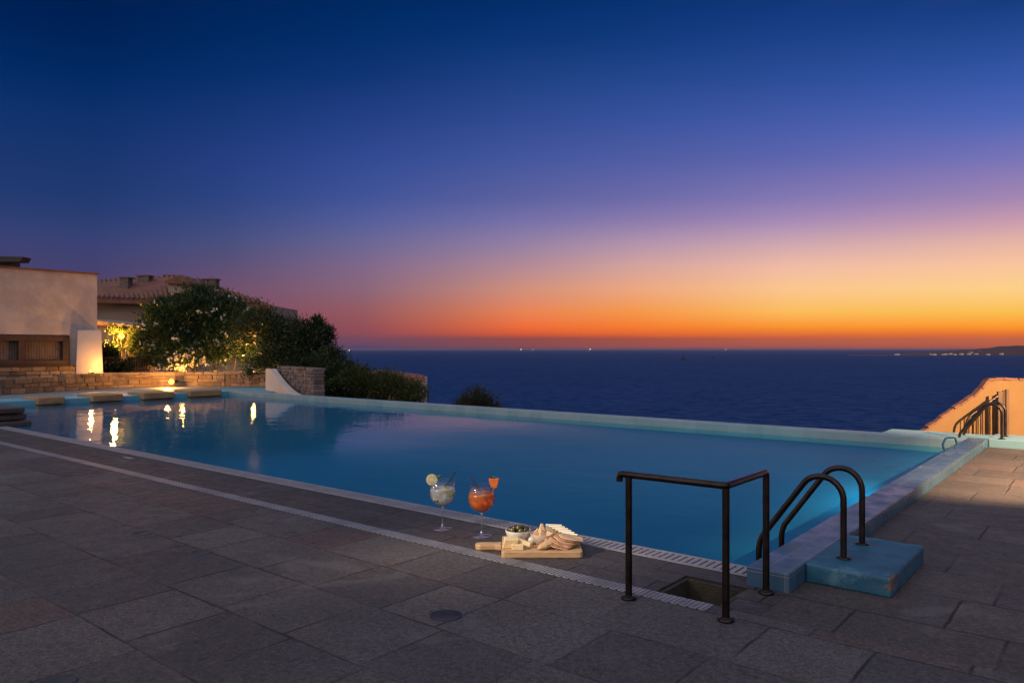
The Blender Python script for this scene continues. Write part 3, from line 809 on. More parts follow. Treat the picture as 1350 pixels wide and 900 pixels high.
# picket fence in front of the veranda
th = thing('picket_fence', tuple(dep(165, 492, 29.6)), 'dark wooden picket fence under the veranda roof', 'fence')
FY = 29.5
for xa, xb, st in ((137, 160, 5.), (170, 196, 3.4)):
    b = MB()
    for yv in (472.5, 487):
        c0, c1 = dep(xa, yv, FY), dep(xb, yv, FY); b = MB(); b.tube([c0, c1], .035, 6); b.build('rail', M['wood_dark'], th)
    xq = xa
    while xq <= xb:
        c1 = dep(xq, 470 + random.uniform(-.6,.6), FY); b = MB(); b.box((c1.x-.03, c1.y-.03, .3), (c1.x+.03, c1.y+.03, c1.z)); b.build('picket', M['wood_dark'], th); xq += st

# tiled house behind the trees
th = thing('tiled_house', tuple(dep(230, 480, 42)), 'cream house with a low clay tiled roof and chimneys behind the oleander', 'house')
b = MB()
q0, q1 = dep(60, 400, 40.5), dep(352, 400, 42)
b.prism([Vector((q0.x,q0.y,.2)), Vector((q1.x,q1.y,.2)), Vector((q1.x,q1.y,4.0)), Vector((q0.x,q0.y,4.28))], dback*6); b.build('wall', M['plaster_warm'], th)
A = dep(60, 391, 39.6); B_ = dep(357, 401.5, 41.2); Pk = dep(240, 363.5, 43.5); Lk = dep(60, 372.5, 44.5); C_ = dep(352, 399, 48); Dk = dep(60, 388, 50)
b = MB(); dn = Vector((0,0,-.22))
top = [A, B_, C_, Dk, Pk, Lk]
b.add(top + [p + dn for p in (A, B_, C_, Dk)], [(0,1,4),(0,4,5),(1,2,4),(2,3,5,4),(3,0,5),(0,6,7,1),(1,7,8,2),(2,8,9,3),(3,9,6,0),(6,9,8,7)])
roof = b.build('roof', M['roof'], th)
# rows of half-round tiles on the front slope
b = MB(); nrm_ = (B_-A).cross(Pk-A).normalized(); nrm_ = nrm_ if nrm_.z > 0 else -nrm_
for k in range(46):
    s_ = (k+.5)/46; e0 = A.lerp(B_, s_)
    rid = Lk.lerp(Pk, min(1., s_/.62)) if s_ < .62 else Pk.lerp(B_, (s_-.62)/.38)
    if (rid-e0).length < .4: continue
    b.tube([e0 + Vector((0,0,.04)), e0.lerp(rid, .5) + Vector((0,0,.06)), e0.lerp(rid, .97) + Vector((0,0,.03))], .10, 6)
b.build('roof_tiles', M['roof'], roof)
for (x0, x1, yt_, yb_, Yc) in ((161,172,367,384,41.6), (184,199,364.5,376,42.6), (219,229,364,374,44), (269,287,369,386,42.2)):
    c0, c1 = dep(x0, yb_, Yc), dep(x1, yt_, Yc); cc = (c0+c1)/2
    b = MB(); b.obox(Matrix.Translation(cc) @ Matrix.Rotation(TH,4,'Z'), (c1-c0).xy.length, .5, abs(c1.z-c0.z))
    ch = b.build('chimney', M['stone_grey'], roof)
    b = MB(); b.obox(Matrix.Translation(Vector((cc.x,cc.y,c1.z+.03))) @ Matrix.Rotation(TH,4,'Z'), (c1-c0).xy.length+.12, .62, .06); b.build('cap', M['roof'], ch)
b = MB(); g0, g1, g2 = dep(222,386,41.), dep(252,386,41.), dep(237,366,41.)
b.prism([g0, g1, dep(252,373,41.), g2, dep(222,371,41.)], dback*2.5); b.build('gable', M['plaster_warm'], th)
b = MB(); b.prism([dep(217,373,40.7), g2 + Vector((0,0,.02)), dep(258,376,40.7), dep(258,373,40.7), dep(237,362.5,40.7), dep(217,370,40.7)], dback*3); b.build('gable_roof', M['roof'], roof)

# dark roof behind the white villa
th = thing('dark_canopy', tuple(dep(5, 400, 33)), 'dark overhanging roof above the white wall at the picture edge', 'canopy')
b = MB(); b.prism([dep(-60,336.0,33), dep(30,338.5,33), dep(26.5,345,33), dep(-60,344.5,33)], dback*.6); b.build('roof', M['roof_dark'], th)
b = MB(); b.prism([dep(-60,345.2,33.4), dep(17,345.6,33.4), dep(17,380,33.4), dep(-60,380,33.4)], dback*.5); b.build('wall', M['roof_dark'], th)

# stone hut below the terrace
th = thing('stone_hut', tuple(dep(520, 540, 38)), 'small hut with a flat clay roof rising behind the hedge', 'hut')
hx0, hx1 = dep(480, 500, 38), dep(551.5, 500, 38)
b = MB(); b.prism([Vector((hx0.x,hx0.y,-4)), Vector((hx1.x,hx1.y,-4)), Vector((hx1.x,hx1.y,-.04)), Vector((hx0.x,hx0.y,-.04))], dback*4); b.build('wall', M['plaster_fin'], th)
b = MB(); r0, r1 = dep(474, 495, 37.4), dep(561, 498, 37.4); r2, r3 = dep(558, 494, 42.5), dep(478, 492, 42.5); rp0, rp1 = dep(497, 487, 40), dep(528, 489.5, 40)
dn = Vector((0,0,-.12))
b.add([r0,r1,r2,r3,rp0,rp1]+[p+dn for p in (r0,r1,r2,r3)], [(0,1,5,4),(1,2,5),(2,3,4,5),(3,0,4),(0,6,7,1),(1,7,8,2),(2,8,9,3),(3,9,6,0),(6,9,8,7)]); b.build('roof', M['roof'], th)

# ------------------------------------------------------------------ shrubs
def leaf_mesh(centers, dirs, L, W, curl=.15):
    n = len(centers)
    d = dirs / np.linalg.norm(dirs, axis=1, keepdims=True)
    ref = RNG.normal(size=(n,3)); sd = np.cross(d, ref); sd /= np.linalg.norm(sd, axis=1, keepdims=True) + 1e-9
    nn = np.cross(sd, d)
    l = (L * RNG.uniform(.7, 1.25, n))[:,None]; w = (W * RNG.uniform(.8, 1.2, n))[:,None]
    v = np.stack([centers, centers + d*l*.45 + sd*w*.5 + nn*l*curl*.3, centers + d*l - nn*l*curl*.5, centers + d*l*.45 - sd*w*.5 + nn*l*curl*.3], 1).reshape(-1,3)
    return v, np.arange(n*4).reshape(-1,4)
def mesh_np(name, v, f, mat, parent):
    v = v - np.array(parent.location)
    me = bpy.data.meshes.new(name); me.vertices.add(len(v)); me.vertices.foreach_set('co', v.astype(np.float32).ravel())
    me.loops.add(f.size); me.loops.foreach_set('vertex_index', f.astype(np.int32).ravel())
    me.polygons.add(len(f)); me.polygons.foreach_set('loop_start', np.arange(0, f.size, f.shape[1], dtype=np.int32))
    me.materials.append(mat); me.update(calc_edges=True); me.validate()
    o = bpy.data.objects.new(name, me); COL.objects.link(o); o.parent = parent; return o
def shrub(name, label, cat, lobes, base, n, L, W, mat, clump=26, sig=.14, up=.4, group=None, flowers=0, fl_zone=None, spread=.55):
    base = Vector((base[0], base[1], min(base[2], ground_z(base[0], base[1]))))
    th = thing(name, tuple(base), label, cat, group)
    vol = np.array([(r[0]*r[1]*r[2])**.67 for _, r in lobes]); vol /= vol.sum()
    nc = n // clump; ids = RNG.choice(len(lobes), nc, p=vol)
    C = np.array([tuple(lobes[i][0]) for i in ids]); R = np.array([lobes[i][1] for i in ids])
    d = RNG.normal(size=(nc,3)); d[:,2] = np.where(d[:,2] < -.3, -d[:,2], d[:,2]); d /= np.linalg.norm(d, axis=1, keepdims=True)
    rad = 1 - spread * RNG.random(nc)**2.2; rad *= 1 + RNG.normal(size=nc)*.07
    # lobes are measured along the viewer's own axes
    off = d * R * rad[:,None]; rot = np.array([[CT, -ST, 0],[ST, CT, 0],[0,0,1]])
    cl = C + off @ rot.T; dw = (d @ rot.T)
    sz = RNG.uniform(.6, 1.5, nc)
    cc = np.repeat(cl, clump, 0) + RNG.normal(size=(nc*clump,3)) * (sig * np.repeat(sz, clump))[:,None]
    dd = np.repeat(dw, clump, 0)*.6 + RNG.normal(size=(nc*clump,3))*.6; dd[:,2] += up
    v, f = leaf_mesh(cc, dd, L, W)
    mesh_np('foliage', v, f, mat, th)
    b = MB()
    for i in range(min(len(lobes)*3, 14)):
        c, r = lobes[i % len(lobes)]
        e = Vector(c) + Vector((random.uniform(-.6,.6)*r[0], random.uniform(-.6,.6)*r[1], random.uniform(-.1,.6)*r[2]))
        s0 = Vector(base) + Vector((random.uniform(-.3,.3), random.uniform(-.3,.3), -.1))
        s0 = s0.lerp(Vector((c[0], c[1], base[2]-.1)), .6)
        mid = s0.lerp(e, .5) + Vector((random.uniform(-.12,.12), random.uniform(-.12,.12), .1))
        b.tube([s0, mid, e], [.03, .02, .006], 6)
    b.build('stems', M['branch'], th)
    if flowers:
        fc = []; fd = []
        for _ in range(flowers):
            i = RNG.integers(0, nc)
            if fl_zone is not None:
                for _q in range(60):
                    i = RNG.integers(0, nc)
                    if RNG.random() < fl_zone(cl[i]): break
            p = cl[i] + (dw[i])*.12; k = RNG.integers(1, 5)
            for _q in range(k):
                pp = p + RNG.normal(size=3)*.09
                for _w in range(5):
                    fc.append(pp); q = RNG.normal(size=3); q += -np.array(dback)*.3; fd.append(q)
        v, f = leaf_mesh(np.array(fc), np.array(fd), .095, .075, .1); mesh_np('blossoms', v, f, M['petal'], th)
    return th
def lobe(x, y, Y, rx, ry, rz):              # centre at a measured point, radii in metres
    return (tuple(dep(x, y, Y)), (rx, ry, rz))
GB = .3
shrub('oleander_bush', 'large dark oleander bush with scattered white blossoms above the stone wall', 'bush',
      [lobe(225,449,30,1.1,1.1,1.45), lobe(262,425,30.5,1.4,1.2,1.35), lobe(300,436,30.5,1.2,1.2,1.25), lobe(250,470,29.6,1.6,1.0,.9), lobe(318,455,30,1.3,1.0,1.2), lobe(216,422,30.4,.75,.8,.7), lobe(285,470,29.8,1.5,.9,.8)],
      dep(265, 490, 30)*1.0, 26000, .21, .045, M['leaf'], flowers=150, fl_zone=lambda p: .25 + (.75 if p[2] < 1.9 and (p[0]*CT + p[1]*ST) < -9 + 100 else 0))
shrub('leafy_shrub', 'dark dense shrub between the oleander and the sea', 'bush',
      [lobe(345,449,28.6,1.1,1.0,1.2), lobe(385,459,28.2,1.0,.9,1.0), lobe(372,485,27.6,1.2,.8,.8), lobe(408,470,27.8,.75,.8,.85), lobe(425,500,27,.75,.7,.8), lobe(395,500,27,.9,.7,.7)],
      dep(385, 520, 28), 19000, .16, .05, M['leaf_dk'], sig=.13, flowers=6)
shrub('feathery_shrub', 'spiky feathery shrub standing up at the sea end of the dark shrubs', 'bush',
      [lobe(412,447,28.2,.35,.4,.5), lobe(425,455,28.2,.3,.35,.45), lobe(432,445,28.2,.18,.2,.4), lobe(418,435,28.3,.18,.2,.4)],
      dep(420, 500, 28.2), 2600, .2, .04, M['leaf_dk'], clump=14, sig=.07, up=1.2)
shrub('hedge_shrub', 'low dark green shrub spilling over the far pool edge', 'bush',
      [lobe(452,507,26,.85,.8,.7), lobe(437,490,26.4,.55,.7,.75), lobe(470,514,25.6,.7,.7,.6), lobe(450,535,26,1.,.8,.7), lobe(425,530,26,.8,.8,.7)], dep(455, 530, 26), 12000, .13, .045, M['leaf_dk'], sig=.11)
shrub('clipped_hedge', 'olive green fine leaved hedge in front of the clay roofed hut', 'hedge',
      [lobe(490,513,25,.8,.8,.58), lobe(520,516,24.6,.75,.7,.52), lobe(541,522,24.3,.45,.6,.42), lobe(467,511,25.2,.55,.7,.62), lobe(508,513,25.2,.6,.6,.45), lobe(500,540,25,1.2,.8,.6), lobe(535,540,24.6,.6,.7,.5)], dep(505, 540, 25), 17000, .11, .03, M['leaf_ol'], sig=.09, up=1.1, spread=.7)
shrub('small_shrub', 'small yellow green shrub at the foot of the dark bushes', 'bush', [lobe(444,517,24.6,.3,.3,.38)], dep(444,535,24.6), 1500, .12, .05, M['leaf_ol'], clump=16, sig=.08)
shrub('rounded_shrub', 'lone olive brown rounded shrub rising above the far pool edge', 'bush',
      [lobe(628,536,25,.55,.6,.58), lobe(615,543,25,.4,.5,.45), lobe(643,543,25,.4,.5,.42), lobe(628,556,25,.8,.6,.5)], dep(628, 560, 25), 6000, .11, .028, M['leaf_dry'], sig=.09, up=.8)
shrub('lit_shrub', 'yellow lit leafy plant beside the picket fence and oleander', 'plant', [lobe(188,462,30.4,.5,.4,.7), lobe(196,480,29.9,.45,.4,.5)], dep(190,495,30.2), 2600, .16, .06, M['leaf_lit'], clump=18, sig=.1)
shrub('veranda_plant', 'dark potted greenery under the hanging globe', 'plant', [lobe(141,470,30.2,.33,.3,.4), lobe(155,488,29.2,.4,.3,.22)], dep(148,495,30), 2200, .16, .06, M['leaf_dk'], clump=18, sig=.1)
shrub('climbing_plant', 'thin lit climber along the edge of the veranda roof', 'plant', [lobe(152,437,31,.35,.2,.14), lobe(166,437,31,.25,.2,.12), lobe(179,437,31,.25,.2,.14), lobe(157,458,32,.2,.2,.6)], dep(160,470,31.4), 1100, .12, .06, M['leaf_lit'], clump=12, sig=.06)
shrub('trailing_shrub', 'pale flowering creeper trailing over the wall beside the round lamp', 'plant', [lobe(232,483,28.9,.8,.4,.35), lobe(246,476,29,.5,.4,.45)], dep(238,495,28.9), 1800, .1, .05, M['leaf'], clump=14, sig=.08, flowers=60)

# ------------------------------------------------------------------ far coast, ships
b = MB(); n = 90; xs_ = np.linspace(1118, 1560, n); vs_ = []
for i, xq in enumerate(xs_):
    s_ = (xq - 1118) / (1560-1118)
    hh = 74 * smooth(s_, .0, .75)**1.1 + 5*math.sin(i*.5)*s_ + 3*math.sin(i*1.3)*s_
    Yf = 4050; c0 = cw((xq-CX)/F*Yf, Yf, SEA-1); c1 = cw((xq-CX)/F*(Yf+160), Yf+160, SEA+2+hh*.55); c2 = cw((xq-CX)/F*(Yf+450), Yf+450, SEA+1+hh*1.05); c3 = cw((xq-CX)/F*(Yf+1100), Yf+1100, SEA-1)
    vs_ += [c0,c1,c2,c3]
b.add(vs_, [(4*i+k, 4*i+4+k, 4*i+5+k, 4*i+1+k) for i in range(n-1) for k in range(3)], True)
M['coast'] = pm('coastal_scrub', (.045,.020,.022), (.075,.034,.032), .01, .95, 0, fine=.06)
tag(b.build('headland_hills', M['coast']), kind='structure')
M['far_wall'] = pm('far_house_wall', (.6,.5,.45), (.7,.6,.52), .1, .8, 0)
cnt = 0
for xq in list(np.linspace(1228, 1348, 19)) + [1180, 1183]:
    xq = xq + RNG.uniform(-3, 3); yq = 467.8 - min(1.5, abs(RNG.normal()))*(.5 + 3.0*smooth(xq, 1235, 1330)); Yf = 4020 + (468-yq)*55
    p = dep(xq, yq, Yf); w_ = RNG.uniform(3.5, 8); h_ = RNG.uniform(3.5, 6); d_ = 9.
    th = thing('coastal_house', tuple(p), 'pale house with evening lights on the distant headland', 'house', 'houses on the distant headland', TH)
    b = MB(); b.box((-w_,-d_,-3), (w_,d_,h_)); b.build('wall', M['far_wall'], th, local=True)
    b = MB(); b.prism([(-w_-1,-d_-1,h_+.05),(w_+1,-d_-1,h_+.05),(0,-d_-1,h_+4)], (0,2*d_+2,0)); b.build('roof', M['roof'], th, local=True)
    b = MB(); b.box((-w_*.7,-d_-.6,h_*.25), (w_*.6,-d_-.1,h_*.8)); b.build('window', M['far_glow'], th, local=True)
p = dep(1345, 480.5, 1780); b = MB(); 
for i in range(9):
    q = cw(p.x*0 + ((1325+i*9)-CX)/F*1780, 1780 + 8*math.sin(i*2), SEA)
    b.lathe([(0,-1),(14+3*math.sin(i*3.),-1),(10,1.4+.5*math.sin(i)),(4,2.4),(0,2.6)], q, 10)
tag(b.build('rock_reef', M['roof_dark']), 'low dark reef breaking the sea before the headland', 'reef')

def ship(xq, yq, Y, lab, bright=1., hull=55.):
    q = cw((xq-CX)/F*Y, Y, SEA)
    th = thing('ship', tuple(q), lab, 'ship', 'ships with lights on the horizon', TH)
    b = MB(); b.prism([(-hull*.5,-6,-2),(hull*.5,-6,-2),(hull*.56,-6,7),(-hull*.5,-6,6)], (0,12,0)); b.build('hull', M['roof_dark'], th, local=True)
    b = MB(); b.box((-hull*.42,-5,6.2),(-hull*.2,5,15)); b.build('cabin', M['far_wall'], th, local=True)
    b = MB(); zz = dep(xq, yq, Y).z - SEA; b.lathe([(0,-7*bright),(7*bright,0),(0,7*bright)], (0,-7,zz), 8); b.build('lamp', M['white_lamp'], th, local=True)
    b = MB(); b.tube([(0,-7,5),(0,-7,max(zz-3,6))], .8, 6); b.build('mast', M['roof_dark'], th, local=True)
ship(461, 461.5, 9500, 'ship light on the horizon close to the feathery shrub')
ship(687, 460.3, 11000, 'brighter ship light on the horizon above the middle of the pool')
ship(703, 460.6, 11000, 'faint ship light just beside the brighter one on the horizon', .55)
ship(778, 460.2, 11000, 'ship light on the horizon straight above the handrail')
ship(957, 460.5, 11000, 'faint ship light on the horizon past the sailing boat', .6)
Ys = F*(H-SEA)/15.2
q = cw((901-CX)/F*Ys, Ys, SEA)
th = thing('sailing_boat', tuple(q), 'dark sailing boat with raised sail far out on the sea', 'boat', None, TH)
b = MB(); b.prism([(-7,-2,-.5),(6,-2,-.5),(8,-2,2),(-7.5,-2,1.7)], (0,4,0)); b.build('hull', M['roof_dark'], th, local=True)
b = MB(); b.prism([(-5.5,0,3.2),(.6,0,3.2),(.6,0,19.5)], (0,.3,0)); b.prism([(1.2,0,3.),(6.5,0,2.6),(1.2,0,16)], (0,.3,0)); b.build('sail', M['roof_dark'], th, local=True)
b = MB(); b.tube([(.9,.15,1.5),(.9,.15,21)], .25, 6); b.build('mast', M['roof_dark'], th, local=True)
Ys = F*(H-SEA)/11.6; q = cw((940-CX)/F*Ys, Ys, SEA)
th = thing('motor_boat', tuple(q), 'tiny dark motor boat beyond the sailing boat', 'boat', None, TH)
b = MB(); b.prism([(-6,-2,-.5),(6,-2,-.5),(8,-2,3),(-6.5,-2,2.5)], (0,4,0)); b.build('hull', M['roof_dark'], th, local=True)
b = MB(); b.prism([(-3.5,-1.6,3),(2.5,-1.6,3),(1.2,-1.6,6.4),(-3,-1.6,6.4)], (0,3.2,0)); b.build('cabin', M['roof_dark'], th, local=True)

# ------------------------------------------------------------------ drinks
def glass_mat(name, col=(1,1,1), rough=0., ior=1.45):
    m, t, out = new_mat(name); principled(t, out, Base_Color=col, Roughness=rough, IOR=ior, Transmission_Weight=1.); return m
M['glass'] = glass_mat('clear_glass')
def liquid_mat(name, body_lo, body_hi, tint, z0, z1, clear):
    m, t, out = new_mat(name); P = t.obj(); z = t.sep(P)[2]
    f = t.rng(z, z0, z1)
    sw = t.noise(t.scale(P, (1., 1., 1.6)), 22., 3., .6, .8)
    c = t.mix(f, body_lo, body_hi); c = t.mix(t.rng(sw, .42, .62, 0., .5), c, body_hi)
    p = t.new('ShaderNodeBsdfPrincipled'); t.put(p.inputs['Base Color'], c); p.inputs['Roughness'].default_value = .12
    p.inputs['Subsurface Weight'].default_value = .5; p.inputs['Subsurface Radius'].default_value = (.05,.03,.015)
    tr = t.new('ShaderNodeBsdfTransparent'); tr.inputs[0].default_value = (*tint, 1)
    mx = t.new('ShaderNodeMixShader'); t.put(mx.inputs[0], t.math('MULTIPLY', t.math('MAXIMUM', f, .12), t.math('ADD', clear - .15, t.math('MULTIPLY', sw, .3))))
    t.l.new(p.outputs[0], mx.inputs[1]); t.l.new(tr.outputs[0], mx.inputs[2]); t.l.new(mx.outputs[0], out.inputs[0]); return m
M['orange_drink'] = liquid_mat('orange_aperitif', (.95,.16,.012), (.85,.26,.05), (.98,.50,.16), .245, .30, .55)
M['white_drink'] = liquid_mat('cloudy_tonic', (.97,.96,.94), (.90,.90,.84), (.97,.97,.95), .24, .285, .62)
M['ice'] = glass_mat('ice', (.97,.99,1), .12, 1.2)
M['lime'] = pm('lime_flesh', (.22,.26,.03), (.38,.40,.08), 30., .4, .2, sss=.2)
M['lemon'] = pm('lemon_flesh', (.62,.55,.20), (.75,.70,.36), 40., .35, .2, sss=.3)
M['rind'] = pm('lemon_rind', (.55,.50,.16), (.65,.58,.22), 30., .45, .2)
M['pith'] = pm('citrus_pith', (.75,.70,.5), (.82,.78,.6), 30., .5, .1)
M['orange'] = pm('orange_flesh', (.50,.11,.02), (.68,.20,.035), 30., .4, .2, sss=.3)
M['mint'] = pm('mint_leaf', (.03,.09,.018), (.07,.16,.03), 25., .5, .3)
m, t, out = new_mat('thin_clear_glass')
fr = t.new('ShaderNodeFresnel'); t.put(fr.inputs[0], t.rng(t.new('ShaderNodeNewGeometry').outputs['Backfacing'], 0., 1., 1.7, 1/1.7, smooth=False))
tr = t.new('ShaderNodeBsdfTransparent'); tr.inputs[0].default_value = (.96,.97,.97,1); gl = t.new('ShaderNodeBsdfGlossy'); gl.inputs['Roughness'].default_value = .02
mx = t.new('ShaderNodeMixShader'); t.l.new(fr.outputs[0], mx.inputs[0]); t.l.new(tr.outputs[0], mx.inputs[1]); t.l.new(gl.outputs[0], mx.inputs[2]); t.l.new(mx.outputs[0], out.inputs[0])
M['thin_glass'] = m
m, t, out = new_mat('cut_glass_stem')
fr = t.new('ShaderNodeFresnel'); t.put(fr.inputs[0], t.rng(t.new('ShaderNodeNewGeometry').outputs['Backfacing'], 0., 1., 1.75, 1/1.75, smooth=False))
tr = t.new('ShaderNodeBsdfTransparent'); tr.inputs[0].default_value = (.90,.91,.93,1); gl = t.new('ShaderNodeBsdfGlossy'); gl.inputs['Roughness'].default_value = .12
mx = t.new('ShaderNodeMixShader'); t.put(mx.inputs[0], t.math('ADD', t.math('MULTIPLY', fr.outputs[0], .9), .16)); t.l.new(tr.outputs[0], mx.inputs[1]); t.l.new(gl.outputs[0], mx.inputs[2]); t.l.new(mx.outputs[0], out.inputs[0])
M['stem_glass'] = m
GS = [(0,0),(.081,.001),(.082,.004),(.078,.007),(.03,.014),(.012,.024),(.0085,.05),(.0080,.15),(.0105,.178),(.0145,.186),(.008,.1925),(0,.194)]
GP = [(.0148,.187),(.052,.203),(.088,.236),(.109,.283),(.111,.315),(.105,.36),(.097,.405),(.0955,.4055),(.0945,.403),(.102,.36),(.108,.315),(.106,.284),(.085,.239),(.050,.208),(.018,.197),(0,.195)]
def cocktail(p, lab, liquid):
    th = thing('cocktail_glass', tuple(p), lab, 'cocktail', 'cocktails by the pool')
    b = MB(); b.lathe(GP, (0,0,0.001), 56); b.build('bowl', M['thin_glass'], th, local=True)
    b = MB(); b.lathe(GS, (0,0,0.001), 40); b.build('stem', M['stem_glass'], th, local=True)
    b = MB(); b.lathe([(0,.199),(.017,.1995),(.048,.2105),(.083,.2405),(.1035,.285),(.1055,.315),(.1025,.343),(.1,.345),(0,.345)], (0,0,0), 48)
    b.build('liquid', liquid, th, local=True)
    return th
G1, G2 = at(583.5, 697), at(635, 706.5)
cocktail(G1, 'balloon glass of pale cloudy cocktail with a lemon slice', M['white_drink'])
cocktail(G2, 'balloon glass of bright orange cocktail with an orange wedge', M['orange_drink'])
Y1 = F*H/(697-HY); Y2 = F*H/(706.5-HY)
RV = Vector((CT, ST, 0)); BV = Vector((-ST, CT, 0))
def g1(x, y, dY=0.): return dep(x, y, Y1 + dY)
def g2(x, y, dY=0.): return dep(x, y, Y2 + dY)
b = MB(); b.tube([g1(572.5, 661.5, -.075), g1(601.5, 620.5, .06)], .0052, 10); b.tube([g1(575.5, 662, -.08), g1(583, 652, -.09)], .0052, 10)
tag(b.build('drinking_straw', M['black']), 'black straw leaning in the pale cocktail', 'straw', 'black straws')
b = MB(); b.tube([g2(645, 663, -.06), g2(619, 627, .02)], .0058, 10)
tag(b.build('drinking_straw', M['black']), 'black straw leaning in the orange cocktail', 'straw', 'black straws')
# lemon wheel on the rim
lc = g1(569.3, 632, -.03)
th = thing('lemon_slice', tuple(lc), 'round lemon slice on the rim of the pale cocktail', 'lemon slice')
fx, fz = RV*.97 + BV*.2, Vector((0,0,1)); fx.normalize(); fn = fx.cross(fz).normalized()
if fn.dot(BV) > 0: fn = -fn
def disc(b, c, r, thick, seg=28, a0=0, a1=2*PI, r0=0.):
    pts_ = [c + (fx*math.cos(a0+(a1-a0)*k/seg) + fz*math.sin(a0+(a1-a0)*k/seg))*r for k in range(seg if a1-a0 > 6.2 else seg+1)]
    if a1 - a0 < 6.2: pts_ = [c + (fx*math.cos((a0+a1)/2) + fz*math.sin((a0+a1)/2))*r0] + pts_
    b.prism([p - fn*thick/2 for p in pts_], fn*thick); return b
b = MB(); disc(b, lc, .047, .012); b.build('rind', M['rind'], th)
b = MB(); disc(b, lc, .0435, .0135); b.build('pith', M['pith'], th)
b = MB()
for k in range(9):
    disc(b, lc, .0385, .016, 5, k*2*PI/9+.09, (k+1)*2*PI/9-.09, .007)
b.build('flesh', M['lemon'], th)
def leaf3(b, c, d, up, l, w):
    d = d.normalized(); s_ = d.cross(up).normalized(); u = s_.cross(d).normalized(); rows = []
    for k in range(6):
        a = k/5; ww = w*math.sin(PI*min(.98, a*.9+.06))**.8; c0 = c + d*l*a + u*(-.18*l*a*a)
        rows.append([c0 - s_*ww + u*ww*.25, c0, c0 + s_*ww + u*ww*.25])
    b.add([p for r in rows for p in r], [(3*k+j, 3*k+j+1, 3*k+4+j, 3*k+3+j) for k in range(5) for j in range(2)], True)
def mint(c, lab, n, l, spread=1.):
    b = MB()
    for k in range(n):
        a = 2*PI*k/n; d = RV*math.cos(a)*spread + BV*math.sin(a)*.6 + Vector((0,0,.7+.3*math.sin(k*2.)))
        leaf3(b, Vector(c), d, Vector((.1,.2,1)), l*random.uniform(.8,1.2), l*.33)
    b.tube([Vector(c) - Vector((0,0,.012)), Vector(c)], .004, 6)
    return tag(b.build('mint_sprig', M['mint'], fix=False), lab, 'mint sprig', 'mint sprigs on the cocktails')
mint(g1(576, 631, .0), 'mint sprig behind the lemon slice', 7, .05)
mint(g2(649, 630.5, -.035), 'mint sprig on top of the orange wedge', 7, .036, 1.5)
b = MB(); c = g2(650.5, 637, -.05)
pts_ = [c + RV*a + Vector((0,0,z_)) for a, z_ in ((-.038,.038),(.045,.040),(.04,.005),(.028,-.03),(.005,-.048),(-.018,-.03),(-.03,0))]
b.prism(pts_, BV*.03)
th_ = b.build('orange_wedge', M['orange'], bevel=.006); tag(th_, 'orange wedge stuck on the rim of the orange cocktail', 'orange wedge')
for (x, y, dz_) in ((586,646,-.03),(594,651,-.02)):
    c = g1(x, y, dz_); b = MB(); b.lathe([(0,-.028),(.028,-.02),(.042,-.002),(.035,.015),(0,.028)], c, 16)
    tag(b.build('lime_piece', M['lime'], bevel=.004), 'green lime piece floating in the pale cocktail', 'lime piece', 'lime pieces in the pale cocktail')
c = g1(583, 645, -.03); b = MB(); leaf3(b, c, RV*.8+Vector((0,0,.3)), Vector((0,0,1)), .06, .018); tag(b.build('mint_leaf', M['mint'], fix=False), 'single dark mint leaf floating in the pale cocktail', 'mint leaf')
for (x, y, dY, gg) in ((575,645,-.05,g1),(580,651,.02,g1),(630,652,-.05,g2),(641,650,.0,g2)):
    c = gg(x, y, dY); b = MB(); b.obox(Matrix.Translation(c) @ Matrix.Rotation(random.uniform(0,1),4,'Z') @ Matrix.Rotation(random.uniform(-.5,.5),4,'X'), .05, .05, .045)
    tag(b.build('ice_cube', M['ice'], bevel=.008), 'ice cube in the ' + ('pale' if gg is g1 else 'orange') + ' cocktail', 'ice cube', 'ice cubes in the cocktails')

# ------------------------------------------------------------------ cheese board (built along its own axes, front left corner at the origin)
m, t, out = new_mat('pale_board_wood'); O = t.obj()
g = t.noise(t.scale(O, (1., 14., 14.)), 9., 5., .6, .4); g2_ = t.noise(t.scale(O, (1., 20., 20.)), 30., 3.)
c = t.mix(t.rng(g, .3, .7), (.40,.24,.11), (.58,.38,.20)); c = t.mix(t.rng(g2_, .5, .7, 0., .4), c, (.30,.17,.07))
principled(t, out, Base_Color=c, Roughness=.5, Normal=t.bump(g, .2, .003)); M['board'] = m
M['cheese'] = pm('pale_yellow_cheese', (.72,.55,.28), (.80,.64,.36), 8., .5, .15, sss=.25)
M['cheese_w'] = pm('ivory_cheese', (.74,.66,.46), (.82,.75,.56), 8., .5, .15, sss=.25)
M['cracker'] = pm('baked_cracker', (.56,.34,.17), (.74,.52,.30), 25., .7, .5, .004)
M['ham'] = pm('cured_meat_slice', (.34,.13,.07), (.52,.25,.14), 18., .5, .3)
M['bread'] = pm('toasted_bread', (.48,.28,.12), (.66,.44,.22), 30., .75, .6, .006)
M['olive'] = pm('green_olive', (.05,.055,.012), (.12,.11,.025), 20., .25, .05)
M['olive_dk'] = pm('dark_olive', (.018,.014,.012), (.05,.035,.025), 20., .25, .05)
M['ceramic'] = pm('cream_ceramic', (.58,.54,.47), (.66,.62,.54), 12., .3, .05, coat=.3)
M['ceramic_t'] = pm('terracotta_ceramic', (.46,.37,.28), (.54,.44,.34), 12., .4, .1)
BO = Vector((-1.478, -.802, 0.0)); BM = Matrix.Translation(BO) @ Matrix.Rotation(TH, 4, 'Z'); BT = .05
def bl_(x, y, z=0.): return BM @ Vector((x, y, z))
th = thing('serving_board', tuple(BO), 'pale wooden serving board with a handle holding snacks beside the drain', 'serving board', None, TH)
